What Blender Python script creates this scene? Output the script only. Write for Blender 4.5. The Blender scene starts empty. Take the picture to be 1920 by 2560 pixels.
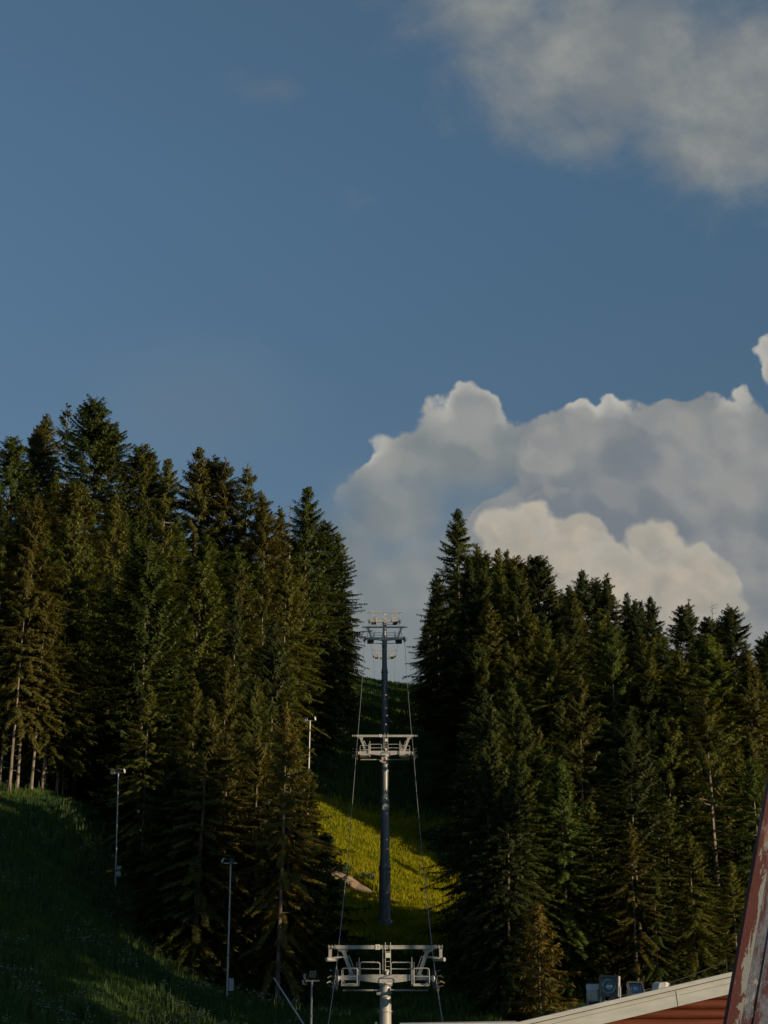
import bpy, bmesh, math, random
import numpy as np
from mathutils import Vector, Matrix

# ------------------------------------------------------------------ camera, sky, sun, exposure
SC = bpy.context.scene
COL = SC.collection
W, H = 1920.0, 2560.0
F = 3900.0                                   # focal length in photo pixels
PITCH = math.atan(1160.0 / F)                # horizon at y = 2440
CP, SP = math.cos(PITCH), math.sin(PITCH)

cam_data = bpy.data.cameras.new("camera")
cam = bpy.data.objects.new("camera", cam_data)
COL.objects.link(cam)
cam_data.sensor_fit = 'VERTICAL'
cam_data.sensor_height = 36.0
cam_data.sensor_width = 27.0
cam_data.lens = F / H * 36.0
cam_data.clip_start = 0.1
cam_data.clip_end = 20000
cam.rotation_euler = (math.pi / 2 + PITCH, 0, 0)
SC.camera = cam

def ray(px, py):
    a, b = (px - W / 2) / F, (H / 2 - py) / F
    return a, CP - b * SP, SP + b * CP

def at(px, py, Y):
    x, y, z = ray(px, py)
    return Vector((x / y * Y, Y, z / y * Y))

def proj(x, y, z):
    d = y * CP + z * SP
    return W / 2 + F * x / d, H / 2 - F * (z * CP - y * SP) / d

SUN_AZ, SUN_EL = math.radians(57), math.radians(13)     # from straight behind the camera towards its right side
SUN = Vector((math.sin(SUN_AZ) * math.cos(SUN_EL), -math.cos(SUN_AZ) * math.cos(SUN_EL), math.sin(SUN_EL)))
sd = bpy.data.lights.new("sun", 'SUN')
sd.energy = 4.4
sd.angle = math.radians(0.5)
sd.color = (1.0, 0.78, 0.50)
so = bpy.data.objects.new("sun", sd)
COL.objects.link(so)
so.rotation_euler = SUN.to_track_quat('Z', 'Y').to_euler()
so.location = (60, -40, 60)

SC.view_settings.view_transform = 'Standard'
SC.view_settings.look = 'None'
SC.view_settings.exposure = 0.0
SC.view_settings.gamma = 1.0
SC.render.engine = 'CYCLES'
SC.cycles.max_bounces = 7
SC.cycles.diffuse_bounces = 4
SC.cycles.glossy_bounces = 2
SC.cycles.transmission_bounces = 5
SC.cycles.use_adaptive_sampling = True
SC.cycles.adaptive_threshold = 0.015
SC.cycles.adaptive_min_samples = 16

world = bpy.data.worlds.new("World")
SC.world = world
world.use_nodes = True
WT = world.node_tree
WT.nodes.clear()

class G:
    """small helper that writes node expressions"""
    def __init__(s, t): s.t = t
    def put(s, sock, v):
        if v is None: return
        if isinstance(v, bpy.types.NodeSocket): s.t.links.new(v, sock)
        else: sock.default_value = v
    def m(s, op, a, b=None, c=None, clamp=False):
        n = s.t.nodes.new('ShaderNodeMath'); n.operation = op; n.use_clamp = clamp
        for i, v in enumerate((a, b, c)): s.put(n.inputs[i], v)
        return n.outputs[0]
    def v(s, op, a, b=None, out=0):
        n = s.t.nodes.new('ShaderNodeVectorMath'); n.operation = op
        s.put(n.inputs[0], a); s.put(n.inputs[1], b)
        return n.outputs[out]
    def scale(s, a, k):
        n = s.t.nodes.new('ShaderNodeVectorMath'); n.operation = 'SCALE'
        s.put(n.inputs[0], a); s.put(n.inputs['Scale'], k)
        return n.outputs[0]
    def comb(s, x, y, z):
        n = s.t.nodes.new('ShaderNodeCombineXYZ')
        for i, v in enumerate((x, y, z)): s.put(n.inputs[i], v)
        return n.outputs[0]
    def sep(s, a):
        n = s.t.nodes.new('ShaderNodeSeparateXYZ'); s.put(n.inputs[0], a)
        return n.outputs
    def noise(s, vec, sc, det=4, rough=.55, col=False, dist=0, flat=False):
        n = s.t.nodes.new('ShaderNodeTexNoise')
        if flat: n.noise_dimensions = '2D'
        s.put(n.inputs['Vector'], vec)
        n.inputs['Scale'].default_value = sc; n.inputs['Detail'].default_value = det
        n.inputs['Roughness'].default_value = rough; n.inputs['Distortion'].default_value = dist
        return n.outputs['Color' if col else 'Fac']
    def voro(s, vec, sc, smooth=.4):
        n = s.t.nodes.new('ShaderNodeTexVoronoi'); n.feature = 'SMOOTH_F1'; n.voronoi_dimensions = '2D'
        s.put(n.inputs['Vector'], vec); n.inputs['Scale'].default_value = sc
        n.inputs['Smoothness'].default_value = smooth
        return n.outputs['Distance']
    def ss(s, x, lo, hi, a=0.0, b=1.0, kind='SMOOTHSTEP'):
        n = s.t.nodes.new('ShaderNodeMapRange'); n.interpolation_type = kind
        s.put(n.inputs['Value'], x)
        for k, v in zip(('From Min', 'From Max', 'To Min', 'To Max'), (lo, hi, a, b)): s.put(n.inputs[k], v)
        return n.outputs['Result']
    def mix(s, f, a, b, kind='MIX'):
        n = s.t.nodes.new('ShaderNodeMix'); n.data_type = 'RGBA'; n.blend_type = kind
        s.put(n.inputs['Factor'], f)
        for k, v in ((6, a), (7, b)):
            s.put(n.inputs[k], v if isinstance(v, bpy.types.NodeSocket) else (*v, 1))
        return n.outputs[2]
    def node(s, typ, out=0, **kw):
        n = s.t.nodes.new(typ)
        for k, v in kw.items():
            if k in n.inputs: s.put(n.inputs[k], v)
            else: setattr(n, k, v)
        return n.outputs[out] if out is not None else n

BG = 0.1
SKY_TINT = (0.92, 1.03, 0.95)
SKY_HIGH = (1.06, 1.13, 1.02)
SKY_LOW = (0.80, 0.80, 0.74)

def build_sky():
    g = G(WT)
    noise3 = g.noise
    g.noise = lambda *p, **k: noise3(*p, flat=True, **k)
    sky = WT.nodes.new('ShaderNodeTexSky')
    sky.sky_type = 'NISHITA'; sky.sun_disc = False
    sky.sun_elevation = SUN_EL
    sky.sun_rotation = math.atan2(SUN.x, SUN.y)
    sky.altitude = 1500; sky.air_density = 1.0; sky.dust_density = 0.6; sky.ozone_density = 2.0
    d = WT.nodes.new('ShaderNodeTexCoord').outputs['Generated']
    dx, dy, dz = g.sep(d)
    yy = g.m('MAXIMUM', dy, 0.05)
    u, v = g.m('DIVIDE', dx, yy), g.m('DIVIDE', dz, yy)
    P0 = g.comb(u, v, 0.0)
    air = g.ss(g.m('ARCSINE', dz), math.radians(16), math.radians(30))
    base = g.mix(1.0, sky.outputs[0], g.mix(g.ss(g.m('ARCSINE', dz), math.radians(25), math.radians(38)), g.mix(air, SKY_LOW, SKY_TINT), SKY_HIGH), 'MULTIPLY')
    ahead = g.ss(dy, 0.05, 0.25)
    def uv(px, py):
        x, y, z = ray(px, py)
        return x / y, z / y
    def field(P, blobs):
        """max over discs of 1 - |p-c|/r"""
        out = None
        for px, py, rx, *ry in blobs:
            ry = ry[0] if ry else rx
            c = uv(px, py)
            ru = abs(uv(px + rx, py)[0] - c[0]); rv = abs(uv(px, py - ry)[1] - c[1])
            q = g.v('SUBTRACT', P, (c[0], c[1], 0))
            q = g.v('MULTIPLY', q, (1 / ru, 1 / rv, 0))
            l = g.m('SUBTRACT', 1.0, g.v('LENGTH', q, out=1))
            l = g.m('MULTIPLY', l, (ru * 20))           # in units of about 0.05
            if out is None: out = l
            else: out = g.m('SMOOTH_MAX', out, l, 0.12)
        return out
    warp = lambda sc, amp, o: g.scale(g.v('SUBTRACT', g.noise(g.v('ADD', P0, (o, o * .7, 0)), sc, 3, .55, True), (.5, .5, .5)), amp)
    Pw = g.v('ADD', g.v('ADD', P0, warp(9, .038, 0)), warp(27, .014, 3.3))
    # cauliflower edge: rounded cells at three sizes
    def billow(P):
        a = g.m('MULTIPLY', g.m('SUBTRACT', .40, g.voro(P, 22)), 0.30)
        b = g.m('MULTIPLY', g.m('SUBTRACT', .40, g.voro(P, 50)), 0.18)
        c = g.m('MULTIPLY', g.m('SUBTRACT', g.noise(P, 100, 5, .6), .5), 0.10)
        return g.m('ADD', g.m('ADD', a, b), c)
    bil = billow(P0)
    # soft relief inside the clouds: rounded swellings, brighter towards the light
    def swell(P):
        a = g.m('MULTIPLY', g.voro(g.v('ADD', P, warp(30, .012, 4.4)), 17, .8), -1.0)
        b = g.m('MULTIPLY', g.voro(g.v('ADD', P, warp(70, .006, 6.1)), 40, .7), -.42)
        return g.m('ADD', a, b)
    relief = g.m('SUBTRACT', swell(P0), swell(g.v('ADD', P0, (.007, .008, 0))))
    up = g.ss(relief, -.02, .16); dn_ = g.ss(relief, .02, -.16)
    def model(c, k=1.0):
        c = g.mix(g.m('MULTIPLY', up, .24 * k), c, (3.7, 3.6, 3.3))
        return g.mix(g.m('MULTIPLY', dn_, .22 * k), c, (1.5, 1.75, 2.0))
    Pf = g.v('ADD', Pw, warp(60, .007, 1.7))
    # ---- far veil of haze above the ridge and faint wisps
    veil = g.m('MULTIPLY', g.ss(field(Pw, [(480, 1010, 420, 260)]), 0, 2.0), .16)
    wisp = g.m('MULTIPLY', g.ss(g.m('ADD', field(Pw, [(690, 225, 120, 60), (905, 505, 80, 45), (610, 195, 70, 40)]), g.m('MULTIPLY', g.m('SUBTRACT', g.noise(P0, 30, 4), .5), 1.2)), 0, .9), .22)
    col = g.mix(veil, base, (2.0, 2.4, 2.7))
    col = g.mix(wisp, col, (1.7, 1.95, 2.2))
    # ---- soft torn layer cloud high on the right
    fs = field(Pf, [(1560, 150, 360, 270), (1880, 220, 330, 290), (1760, 380, 300, 125), (1380, 230, 230, 170), (1250, 20, 240, 110), (1480, 340, 200, 110), (1110, 10, 130, 80)])
    n1 = g.noise(g.v('ADD', P0, (3.1, 1.7, 0)), 10, 7, .56, dist=.5)
    n2 = g.noise(g.v('ADD', P0, (8.1, 4.7, 0)), 30, 6, .6)
    dn = g.m('ADD', g.m('MULTIPLY', g.m('SUBTRACT', n1, .5), 3.0), g.m('MULTIPLY', g.m('SUBTRACT', n2, .5), .9))
    thick = g.m('ADD', g.m('MULTIPLY', fs, 1.15), dn)
    a_s = g.m('MULTIPLY', g.ss(thick, -.6, 1.7), .93)
    tone = g.ss(g.m('ADD', g.noise(g.v('ADD', P0, (1.3, 9.2, 0)), 9, 6, .58), g.m('MULTIPLY', thick, .05)), .46, .80)
    c_s = g.mix(tone, (1.90, 2.12, 2.28), (2.95, 3.05, 2.88))
    col = g.mix(a_s, col, c_s)
    # ---- banks of cumulus, back to front; each has a lit rim and a body that fades into the air below
    def bank(col, blobs, edge, body, rim, depth, amt=1.0, bl=1.0, rimmask=None, alpha=1.0, mod=1.0):
        f = g.m('ADD', field(Pf, blobs), g.m('MULTIPLY', bil, bl) if bl else 0.0)
        a = g.m('MULTIPLY', g.ss(f, 0, edge), alpha)
        k = g.m('MULTIPLY', g.ss(f, depth, 0), amt)
        if rimmask is not None: k = g.m('MULTIPLY', k, rimmask)
        return g.mix(a, col, model(g.mix(k, body, rim), mod)), f
    big = g.noise(g.v('ADD', P0, (5.3, 2.1, 0)), 8, 5, .55)
    big2 = g.noise(g.v('ADD', P0, (2.3, 7.1, 0)), 14, 5, .55)
    gA = g.mix(g.ss(big, .36, .64), (1.42, 1.86, 2.16), (2.15, 2.40, 2.48))
    caps = g.ss(g.m('ADD', field(Pf, [(1150, 1005, 115, 95), (935, 1120, 75, 70), (1195, 1030, 70, 70)]), g.m('MULTIPLY', bil, .8)), -.05, .3)
    rimA = g.mix(caps, (2.5, 2.7, 2.75), (5.0, 4.85, 4.4))
    A0 = [(1000, 1270, 190), (900, 1370, 190), (960, 1560, 320, 280), (760, 1540, 240, 200), (1200, 1500, 300)]
    col, _ = bank(col, A0, .9, gA, gA, .4, 0, bl=.3, alpha=.97, mod=.7)
    A1 = [(1158, 1036, 92, 96), (1105, 1100, 105), (1040, 1140, 95), (950, 1140, 54, 58), (1010, 1220, 150), (1290, 1130, 80), (1190, 1220, 200), (1180, 1400, 260), (1050, 1360, 190)]
    gA = g.mix(g.m('MULTIPLY', caps, .5), gA, (3.6, 3.6, 3.45))
    col, fA = bank(col, A1, .075, gA, rimA, .26, .85, bl=.85, alpha=g.ss(v, uv(960, 1300)[1], uv(960, 1150)[1]))
    gB = g.mix(g.ss(big2, .34, .66), (1.85, 2.10, 2.36), (2.72, 2.80, 2.78))
    capb = g.ss(g.m('ADD', field(Pf, [(1500, 1012, 105, 40), (1850, 1040, 80, 95), (1930, 900, 70, 90)]), g.m('MULTIPLY', bil, .8)), -.05, .25)
    rimB = g.mix(capb, (2.25, 2.45, 2.55), (5.2, 5.0, 4.5))
    B1 = [(1375, 1120, 95), (1450, 1075, 85, 70), (1550, 1085, 100), (1665, 1075, 90, 85), (1780, 1095, 95), (1875, 1060, 70, 75), (1500, 1280, 270), (1800, 1300, 330), (1700, 1560, 400, 300), (1350, 1450, 240), (1984, 925, 78, 92)]
    gB0 = gB
    gB = g.mix(g.m('MULTIPLY', capb, .35), gB, (3.6, 3.6, 3.45))
    col, fB = bank(col, B1, .075, gB, rimB, .30, .95)
    # middle lobes that catch some light
    col, _ = bank(col, [(1385, 1120, 78, 72), (1330, 1150, 50)], .16, gB, (3.0, 3.05, 2.9), .5, .9, alpha=.9)
    col, _ = bank(col, [(1362, 1215, 60, 48), (1320, 1230, 40)], .16, gB, (3.2, 3.2, 3.0), .45, .9, alpha=.9)
    col, _ = bank(col, [(1030, 1370, 70, 55)], .35, gA, (2.9, 3.0, 2.95), .5, .7, .7, alpha=.7)
    # cream heads in front, lit by the low sun
    warm = g.mix(g.ss(g.noise(g.v('ADD', P0, (.7, 3.9, 0)), 11, 5, .55), .38, .62), (3.7, 3.45, 2.95), (5.2, 4.45, 3.5))
    floor = g.ss(v, uv(960, 1640)[1], uv(960, 1460)[1], .35, 1.0)
    C1 = [(1318, 1295, 72), (1280, 1370, 110), (1420, 1365, 95, 82), (1465, 1335, 50), (1400, 1450, 170), (1330, 1470, 190, 130)]
    col, _ = bank(col, C1, .12, warm, (4.6, 4.4, 3.8), .34, .7, .9, alpha=g.m('MULTIPLY', floor, .96))
    C2 = [(1610, 1365, 84, 76), (1550, 1430, 120, 80), (1745, 1435, 95, 82), (1690, 1490, 150, 100), (1668, 1405, 66, 50), (1560, 1520, 200, 110)]
    col, _ = bank(col, C2, .12, warm, (4.7, 4.4, 3.75), .34, .7, .9, alpha=g.m('MULTIPLY', floor, .96))
    # ---- pale air low over the ridge
    low = g.m('MULTIPLY', g.ss(field(Pw, [(960, 1660, 280, 190), (1500, 1700, 520, 170)]), 0, 2.0), .6)
    col = g.mix(low, col, (2.75, 2.85, 2.75))
    col = g.mix(ahead, base, col)
    bg = WT.nodes.new('ShaderNodeBackground')
    g.put(bg.inputs['Color'], col); bg.inputs['Strength'].default_value = BG
    out = WT.nodes.new('ShaderNodeOutputWorld')
    WT.links.new(bg.outputs[0], out.inputs[0])
build_sky()

# ------------------------------------------------------------------ helpers
rng = random.Random(7)

def mat(name, base, rough=.8, metal=0.0, spec=.3):
    """base: rgb, or a function(g, tree) that returns a colour socket"""
    m = bpy.data.materials.new(name); m.use_nodes = True
    t = m.node_tree
    b = t.nodes['Principled BSDF']
    g = G(t)
    c = base(g) if callable(base) else (*base, 1)
    g.put(b.inputs['Base Color'], c)
    g.put(b.inputs['Roughness'], rough(g) if callable(rough) else rough)
    b.inputs['Metallic'].default_value = metal
    b.inputs['Specular IOR Level'].default_value = spec
    return m

def objco(g): return g.node('ShaderNodeTexCoord', 'Object')
def poscoord(g): return g.node('ShaderNodeNewGeometry', 'Position')

def bump(m, scale, strength, dist=.02):
    t = m.node_tree; g = G(t)
    n = g.noise(poscoord(g), scale, 5)
    b = t.nodes.new('ShaderNodeBump'); b.inputs['Strength'].default_value = strength; b.inputs['Distance'].default_value = dist
    t.links.new(n, b.inputs['Height']); t.links.new(b.outputs[0], t.nodes['Principled BSDF'].inputs['Normal'])

class MB:
    """mesh builder: collects shapes into one mesh"""
    def __init__(s): s.v = []; s.f = []
    def add(s, vs, fs):
        n = len(s.v); s.v += [tuple(p) for p in vs]; s.f += [tuple(i + n for i in f) for f in fs]
    def box(s, c, d, rot=None):
        c = Vector(c); vs = []
        for x in (-.5, .5):
            for y in (-.5, .5):
                for z in (-.5, .5):
                    p = Vector((x * d[0], y * d[1], z * d[2]))
                    if rot is not None: p = rot @ p
                    vs.append(c + p)
        s.add(vs, [(0, 1, 3, 2), (4, 6, 7, 5), (0, 4, 5, 1), (2, 3, 7, 6), (0, 2, 6, 4), (1, 5, 7, 3)])
    def bar(s, a, b, w, h=None, up=(0, 0, 1)):
        """rectangular bar from a to b"""
        a, b = Vector(a), Vector(b); h = h or w
        d = (b - a); L = d.length; d.normalize()
        u = Vector(up)
        if abs(d.dot(u)) > .95: u = Vector((0, 1, 0))
        x = d.cross(u).normalized(); z = x.cross(d)
        s.box((a + b) / 2, (w, L, h), Matrix((x, d, z)).transposed())
    def tube(s, pts, r, n=8, caps=True):
        pts = [Vector(p) for p in pts]
        rs = r if isinstance(r, (list, tuple)) else [r] * len(pts)
        rings = []
        for i, p in enumerate(pts):
            d = (pts[min(i + 1, len(pts) - 1)] - pts[max(i - 1, 0)]).normalized()
            u = Vector((0, 0, 1)) if abs(d.z) < .9 else Vector((0, 1, 0))
            x = d.cross(u).normalized(); y = d.cross(x)
            rings.append([p + (x * math.cos(k * 2 * math.pi / n) + y * math.sin(k * 2 * math.pi / n)) * rs[i] for k in range(n)])
        vs = [q for R in rings for q in R]
        fs = [(i * n + k, i * n + (k + 1) % n, (i + 1) * n + (k + 1) % n, (i + 1) * n + k) for i in range(len(pts) - 1) for k in range(n)]
        if caps: fs += [tuple(range(n))[::-1], tuple((len(pts) - 1) * n + k for k in range(n))]
        s.add(vs, fs)
    def rail(s, a, b, c, d, r=.022, bars=1):
        """hoop railing a-b-c-d (up, over, down) with mid bars between the uprights"""
        a, b, c, d = map(Vector, (a, b, c, d)); k = .12
        s.tube([a, b.lerp(a, k), b.lerp(a, k * .3).lerp(c, .05), b.lerp(c, k), c.lerp(b, k), c.lerp(d, k * .3).lerp(b, .05), c.lerp(d, k), d], r, 6)
        for i in range(bars):
            t = (i + 1) / (bars + 1)
            s.tube([a.lerp(b, t), d.lerp(c, t)], r * .8, 6)
    def disc(s, c, axis, r, th, n=14):
        c = Vector(c); ax = Vector(axis).normalized() * th / 2
        s.tube([c - ax, c + ax], r, n)
    def obj(s, name, m, parent=None, smooth=False, loc=None):
        me = bpy.data.meshes.new(name)
        me.from_pydata(s.v, [], s.f); me.update()
        bm = bmesh.new(); bm.from_mesh(me); bmesh.ops.recalc_face_normals(bm, faces=bm.faces); bm.to_mesh(me); bm.free()
        if smooth:
            for p in me.polygons: p.use_smooth = True
            try: me.set_sharp_from_angle(angle=math.radians(40))
            except Exception: pass
        me.materials.append(m)
        o = bpy.data.objects.new(name, me); COL.objects.link(o)
        if parent is not None: o.parent = parent
        if loc is not None: o.location = loc
        return o

def np_mesh(name, verts, quads, m, smooth=False, attr=None):
    me = bpy.data.meshes.new(name)
    verts = np.asarray(verts, np.float32); quads = np.asarray(quads, np.int32)
    nv, nf, k = len(verts), len(quads), quads.shape[1]
    me.vertices.add(nv); me.vertices.foreach_set('co', verts.ravel())
    me.loops.add(nf * k); me.loops.foreach_set('vertex_index', quads.ravel())
    me.polygons.add(nf)
    me.polygons.foreach_set('loop_start', np.arange(0, nf * k, k, dtype=np.int32))
    me.polygons.foreach_set('loop_total', np.full(nf, k, np.int32))
    if smooth: me.polygons.foreach_set('use_smooth', np.ones(nf, bool))
    if attr is not None:
        a = me.attributes.new('tone', 'FLOAT', 'POINT'); a.data.foreach_set('value', np.asarray(attr, np.float32))
    me.materials.append(m)
    me.update(calc_edges=True)
    return me

def tag(o, label=None, cat=None, group=None, kind=None):
    if label: o['label'] = label
    if cat: o['category'] = cat
    if group: o['group'] = group
    if kind: o['kind'] = kind
    return o

def empty(name, loc, label, cat, group=None, rot=(0, 0, 0), sc=1.0):
    o = bpy.data.objects.new(name, None); COL.objects.link(o)
    o.empty_display_size = .3
    o.location = loc; o.rotation_euler = rot; o.scale = (sc,) * 3
    return tag(o, label, cat, group)

def text_mesh(name, s, size, m, parent, loc, rot=(math.pi / 2, 0, 0), depth=.004):
    cu = bpy.data.curves.new(name, 'FONT'); cu.body = s; cu.size = size; cu.extrude = depth
    cu.align_x = 'CENTER'; cu.align_y = 'CENTER'
    t = bpy.data.objects.new(name, cu); COL.objects.link(t)
    bpy.context.view_layer.update()
    me = bpy.data.meshes.new_from_object(t.evaluated_get(bpy.context.evaluated_depsgraph_get()))
    bpy.data.objects.remove(t); bpy.data.curves.remove(cu)
    me.materials.clear(); me.materials.append(m)
    o = bpy.data.objects.new(name, me); COL.objects.link(o)
    o.parent = parent; o.location = loc; o.rotation_euler = rot
    return o

# ------------------------------------------------------------------ materials
def c_steel(g):
    n = g.noise(poscoord(g), 3.5, 6, .65)
    n2 = g.noise(poscoord(g), 22, 4, .6)
    c = g.mix(g.ss(n, .35, .7), (.33, .33, .31), (.46, .455, .43))
    return g.mix(g.m('MULTIPLY', g.ss(n2, .55, .8), .35), c, (.27, .25, .22))
M_STEEL = mat('galvanised_steel', c_steel, .5, .15, .4)
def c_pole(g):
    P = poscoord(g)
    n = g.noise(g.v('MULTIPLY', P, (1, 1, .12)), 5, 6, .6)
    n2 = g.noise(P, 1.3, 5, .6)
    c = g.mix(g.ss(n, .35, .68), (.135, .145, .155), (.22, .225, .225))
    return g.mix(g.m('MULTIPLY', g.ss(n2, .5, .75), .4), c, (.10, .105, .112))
M_POLE = mat('shaded_weathered_zinc', c_pole, .46, .35, .5)  # streaked zinc, darkened for poles standing in shade
def c_pole_lit(g): return g.mix(1.0, c_pole(g), (2.3, 2.2, 2.05), 'MULTIPLY')  # same zinc multiplied brighter and warmer to read as sunlit
M_POLE_LIT = mat('sunlit_zinc_pole', c_pole_lit, .5, .2, .4)
M_FLANGE = mat('dark_flange_steel', c_pole, .55, .4, .4)
M_RAIL = mat('railing_zinc', (.46, .455, .43), .45, .2, .5)
M_RUBBER = mat('black_sheave_rubber', (.025, .025, .027), .7)
M_SHEAVE = mat('sheave_grey_paint', (.14, .14, .145), .5, .4)
M_ROPE = mat('steel_wire_rope', lambda g: g.mix(g.noise(poscoord(g), 14, 3), (.22, .22, .20), (.36, .35, .31)), .5, .2, .4)
M_PLATE = mat('white_plate', (.62, .61, .55), .5)
M_BLACK = mat('black_lettering', (.06, .06, .05), .6)
M_RED = mat('red_sign_paint', (.34, .055, .035), .5)
M_ORANGE = mat('orange_marker', (.55, .36, .10), .5)
M_CONC = mat('mossy_concrete', lambda g: g.mix(g.ss(g.noise(poscoord(g), 4, 6), .4, .7), (.11, .115, .11), (.2, .2, .19)), .9)
M_LAMPPOLE = mat('lamp_mast_zinc', lambda g: g.mix(g.noise(poscoord(g), 3, 4), (.30, .31, .31), (.46, .47, .46)), .45, .4, .5)
M_HOUSING = mat('floodlight_housing', lambda g: g.mix(g.ss(g.noise(poscoord(g), 18, 5), .45, .75), (.46, .45, .42), (.30, .29, .27)), .5, .1, .4)
M_LFRAME = mat('floodlight_frame', (.07, .075, .075), .5, .3)
M_BOX = mat('control_box_grey', (.30, .33, .33), .5)

def mat_glass():
    m = bpy.data.materials.new('floodlight_glass'); m.use_nodes = True
    t = m.node_tree; t.nodes.clear(); g = G(t)
    tp = t.nodes.new('ShaderNodeBsdfTransparent'); tp.inputs['Color'].default_value = (.82, .88, .9, 1)
    gl = t.nodes.new('ShaderNodeBsdfGlossy'); gl.inputs['Roughness'].default_value = .04
    fr = t.nodes.new('ShaderNodeFresnel'); fr.inputs['IOR'].default_value = 1.5
    mx = t.nodes.new('ShaderNodeMixShader')
    t.links.new(fr.outputs[0], mx.inputs[0]); t.links.new(tp.outputs[0], mx.inputs[1]); t.links.new(gl.outputs[0], mx.inputs[2])
    o = t.nodes.new('ShaderNodeOutputMaterial'); t.links.new(mx.outputs[0], o.inputs[0])
    return m
M_GLASS = mat_glass()
M_REFL = mat('lamp_reflector', (.55, .58, .58), .18, .9, .5)

def mat_leaf(name, gain=1.0):
    m = bpy.data.materials.new(name); m.use_nodes = True
    t = m.node_tree; t.nodes.clear(); g = G(t)
    tint = g.node('ShaderNodeObjectInfo', 'Color')
    tone = g.node('ShaderNodeAttribute', 'Fac', attribute_name='tone')
    n = g.noise(poscoord(g), .55, 3)
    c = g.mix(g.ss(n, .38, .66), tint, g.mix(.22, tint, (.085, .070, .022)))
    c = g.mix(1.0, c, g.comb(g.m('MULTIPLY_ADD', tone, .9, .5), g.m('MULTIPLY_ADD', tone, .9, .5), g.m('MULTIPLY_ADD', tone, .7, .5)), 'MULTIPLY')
    d = t.nodes.new('ShaderNodeBsdfDiffuse'); g.put(d.inputs['Color'], c)
    tr = t.nodes.new('ShaderNodeBsdfTranslucent'); g.put(tr.inputs['Color'], g.mix(1.0, c, (1.25, 1.15, .5), 'MULTIPLY'))
    mx = t.nodes.new('ShaderNodeMixShader'); mx.inputs[0].default_value = .28
    t.links.new(d.outputs[0], mx.inputs[1]); t.links.new(tr.outputs[0], mx.inputs[2])
    gl = t.nodes.new('ShaderNodeBsdfGlossy'); gl.inputs['Roughness'].default_value = .5; gl.inputs['Color'].default_value = (.5, .5, .45, 1)
    mx2 = t.nodes.new('ShaderNodeMixShader'); mx2.inputs[0].default_value = .03
    t.links.new(mx.outputs[0], mx2.inputs[1]); t.links.new(gl.outputs[0], mx2.inputs[2])
    o = t.nodes.new('ShaderNodeOutputMaterial'); t.links.new(mx2.outputs[0], o.inputs[0])
    return m
M_LEAF = mat_leaf('spruce_needles')
M_BARK = mat('spruce_bark', lambda g: g.mix(g.ss(g.noise(g.v('MULTIPLY', poscoord(g), (1, 1, .25)), 5, 6, .65), .35, .7), (.10, .078, .058), (.27, .22, .17)), .9)
M_PALEBARK = mat('pale_bark', lambda g: g.mix(g.ss(g.noise(g.v('MULTIPLY', poscoord(g), (1, 1, .3)), 5, 6, .65), .35, .7), (.13, .105, .08), (.33, .28, .22)), .9)

def c_ground(g):
    P = poscoord(g)
    n = g.noise(P, .09, 5, .6); n2 = g.noise(P, 1.7, 6, .65); n3 = g.noise(P, .4, 5, .6)
    c = g.mix(g.ss(n, .38, .64), (.030, .048, .012), (.055, .070, .014))
    c = g.mix(g.ss(n2, .42, .72), c, (.022, .032, .010))
    return g.mix(g.m('MULTIPLY', g.ss(n3, .56, .75), .5), c, (.07, .058, .028))
M_GROUND = mat('alpine_turf', c_ground, .95, 0, .1)
bump(M_GROUND, 2.5, .8, .25)
def c_grass_lit(g):
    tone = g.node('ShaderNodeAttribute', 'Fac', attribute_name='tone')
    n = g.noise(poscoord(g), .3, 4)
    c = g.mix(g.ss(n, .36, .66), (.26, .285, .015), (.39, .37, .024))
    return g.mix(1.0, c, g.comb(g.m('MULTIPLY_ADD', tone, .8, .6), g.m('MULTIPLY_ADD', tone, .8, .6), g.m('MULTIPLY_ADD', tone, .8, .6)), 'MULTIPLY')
def mat_grass(name, fn):
    m = bpy.data.materials.new(name); m.use_nodes = True
    t = m.node_tree; t.nodes.clear(); g = G(t)
    c = fn(g)
    d = t.nodes.new('ShaderNodeBsdfDiffuse'); g.put(d.inputs['Color'], c)
    tr = t.nodes.new('ShaderNodeBsdfTranslucent'); g.put(tr.inputs['Color'], g.mix(1.0, c, (1.2, 1.1, .6), 'MULTIPLY'))
    mx = t.nodes.new('ShaderNodeMixShader'); mx.inputs[0].default_value = .4
    t.links.new(d.outputs[0], mx.inputs[1]); t.links.new(tr.outputs[0], mx.inputs[2])
    o = t.nodes.new('ShaderNodeOutputMaterial'); t.links.new(mx.outputs[0], o.inputs[0])
    return m
M_GRASS_LIT = mat_grass('sunlit_meadow_grass', c_grass_lit)  # sunlight on the meadow put into the yellow-green colour
def c_grass_shade(g):
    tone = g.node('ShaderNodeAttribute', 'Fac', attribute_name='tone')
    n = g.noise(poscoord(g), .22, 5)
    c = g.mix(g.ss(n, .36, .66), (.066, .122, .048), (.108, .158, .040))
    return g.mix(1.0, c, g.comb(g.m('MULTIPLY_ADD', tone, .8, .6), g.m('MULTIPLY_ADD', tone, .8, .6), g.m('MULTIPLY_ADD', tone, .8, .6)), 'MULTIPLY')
M_GRASS_SHADE = mat_grass('shaded_slope_grass', c_grass_shade)  # darker grass copy, shade put into its green
def c_herb(g):
    tone = g.node('ShaderNodeAttribute', 'Fac', attribute_name='tone')
    n = g.noise(poscoord(g), .5, 4)
    c = g.mix(g.ss(n, .36, .66), (.060, .100, .045), (.095, .135, .04))
    return g.mix(g.ss(tone, .86, .9), c, (.34, .38, .32))
M_HERB = mat_grass('tall_herbs', c_herb)
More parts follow.
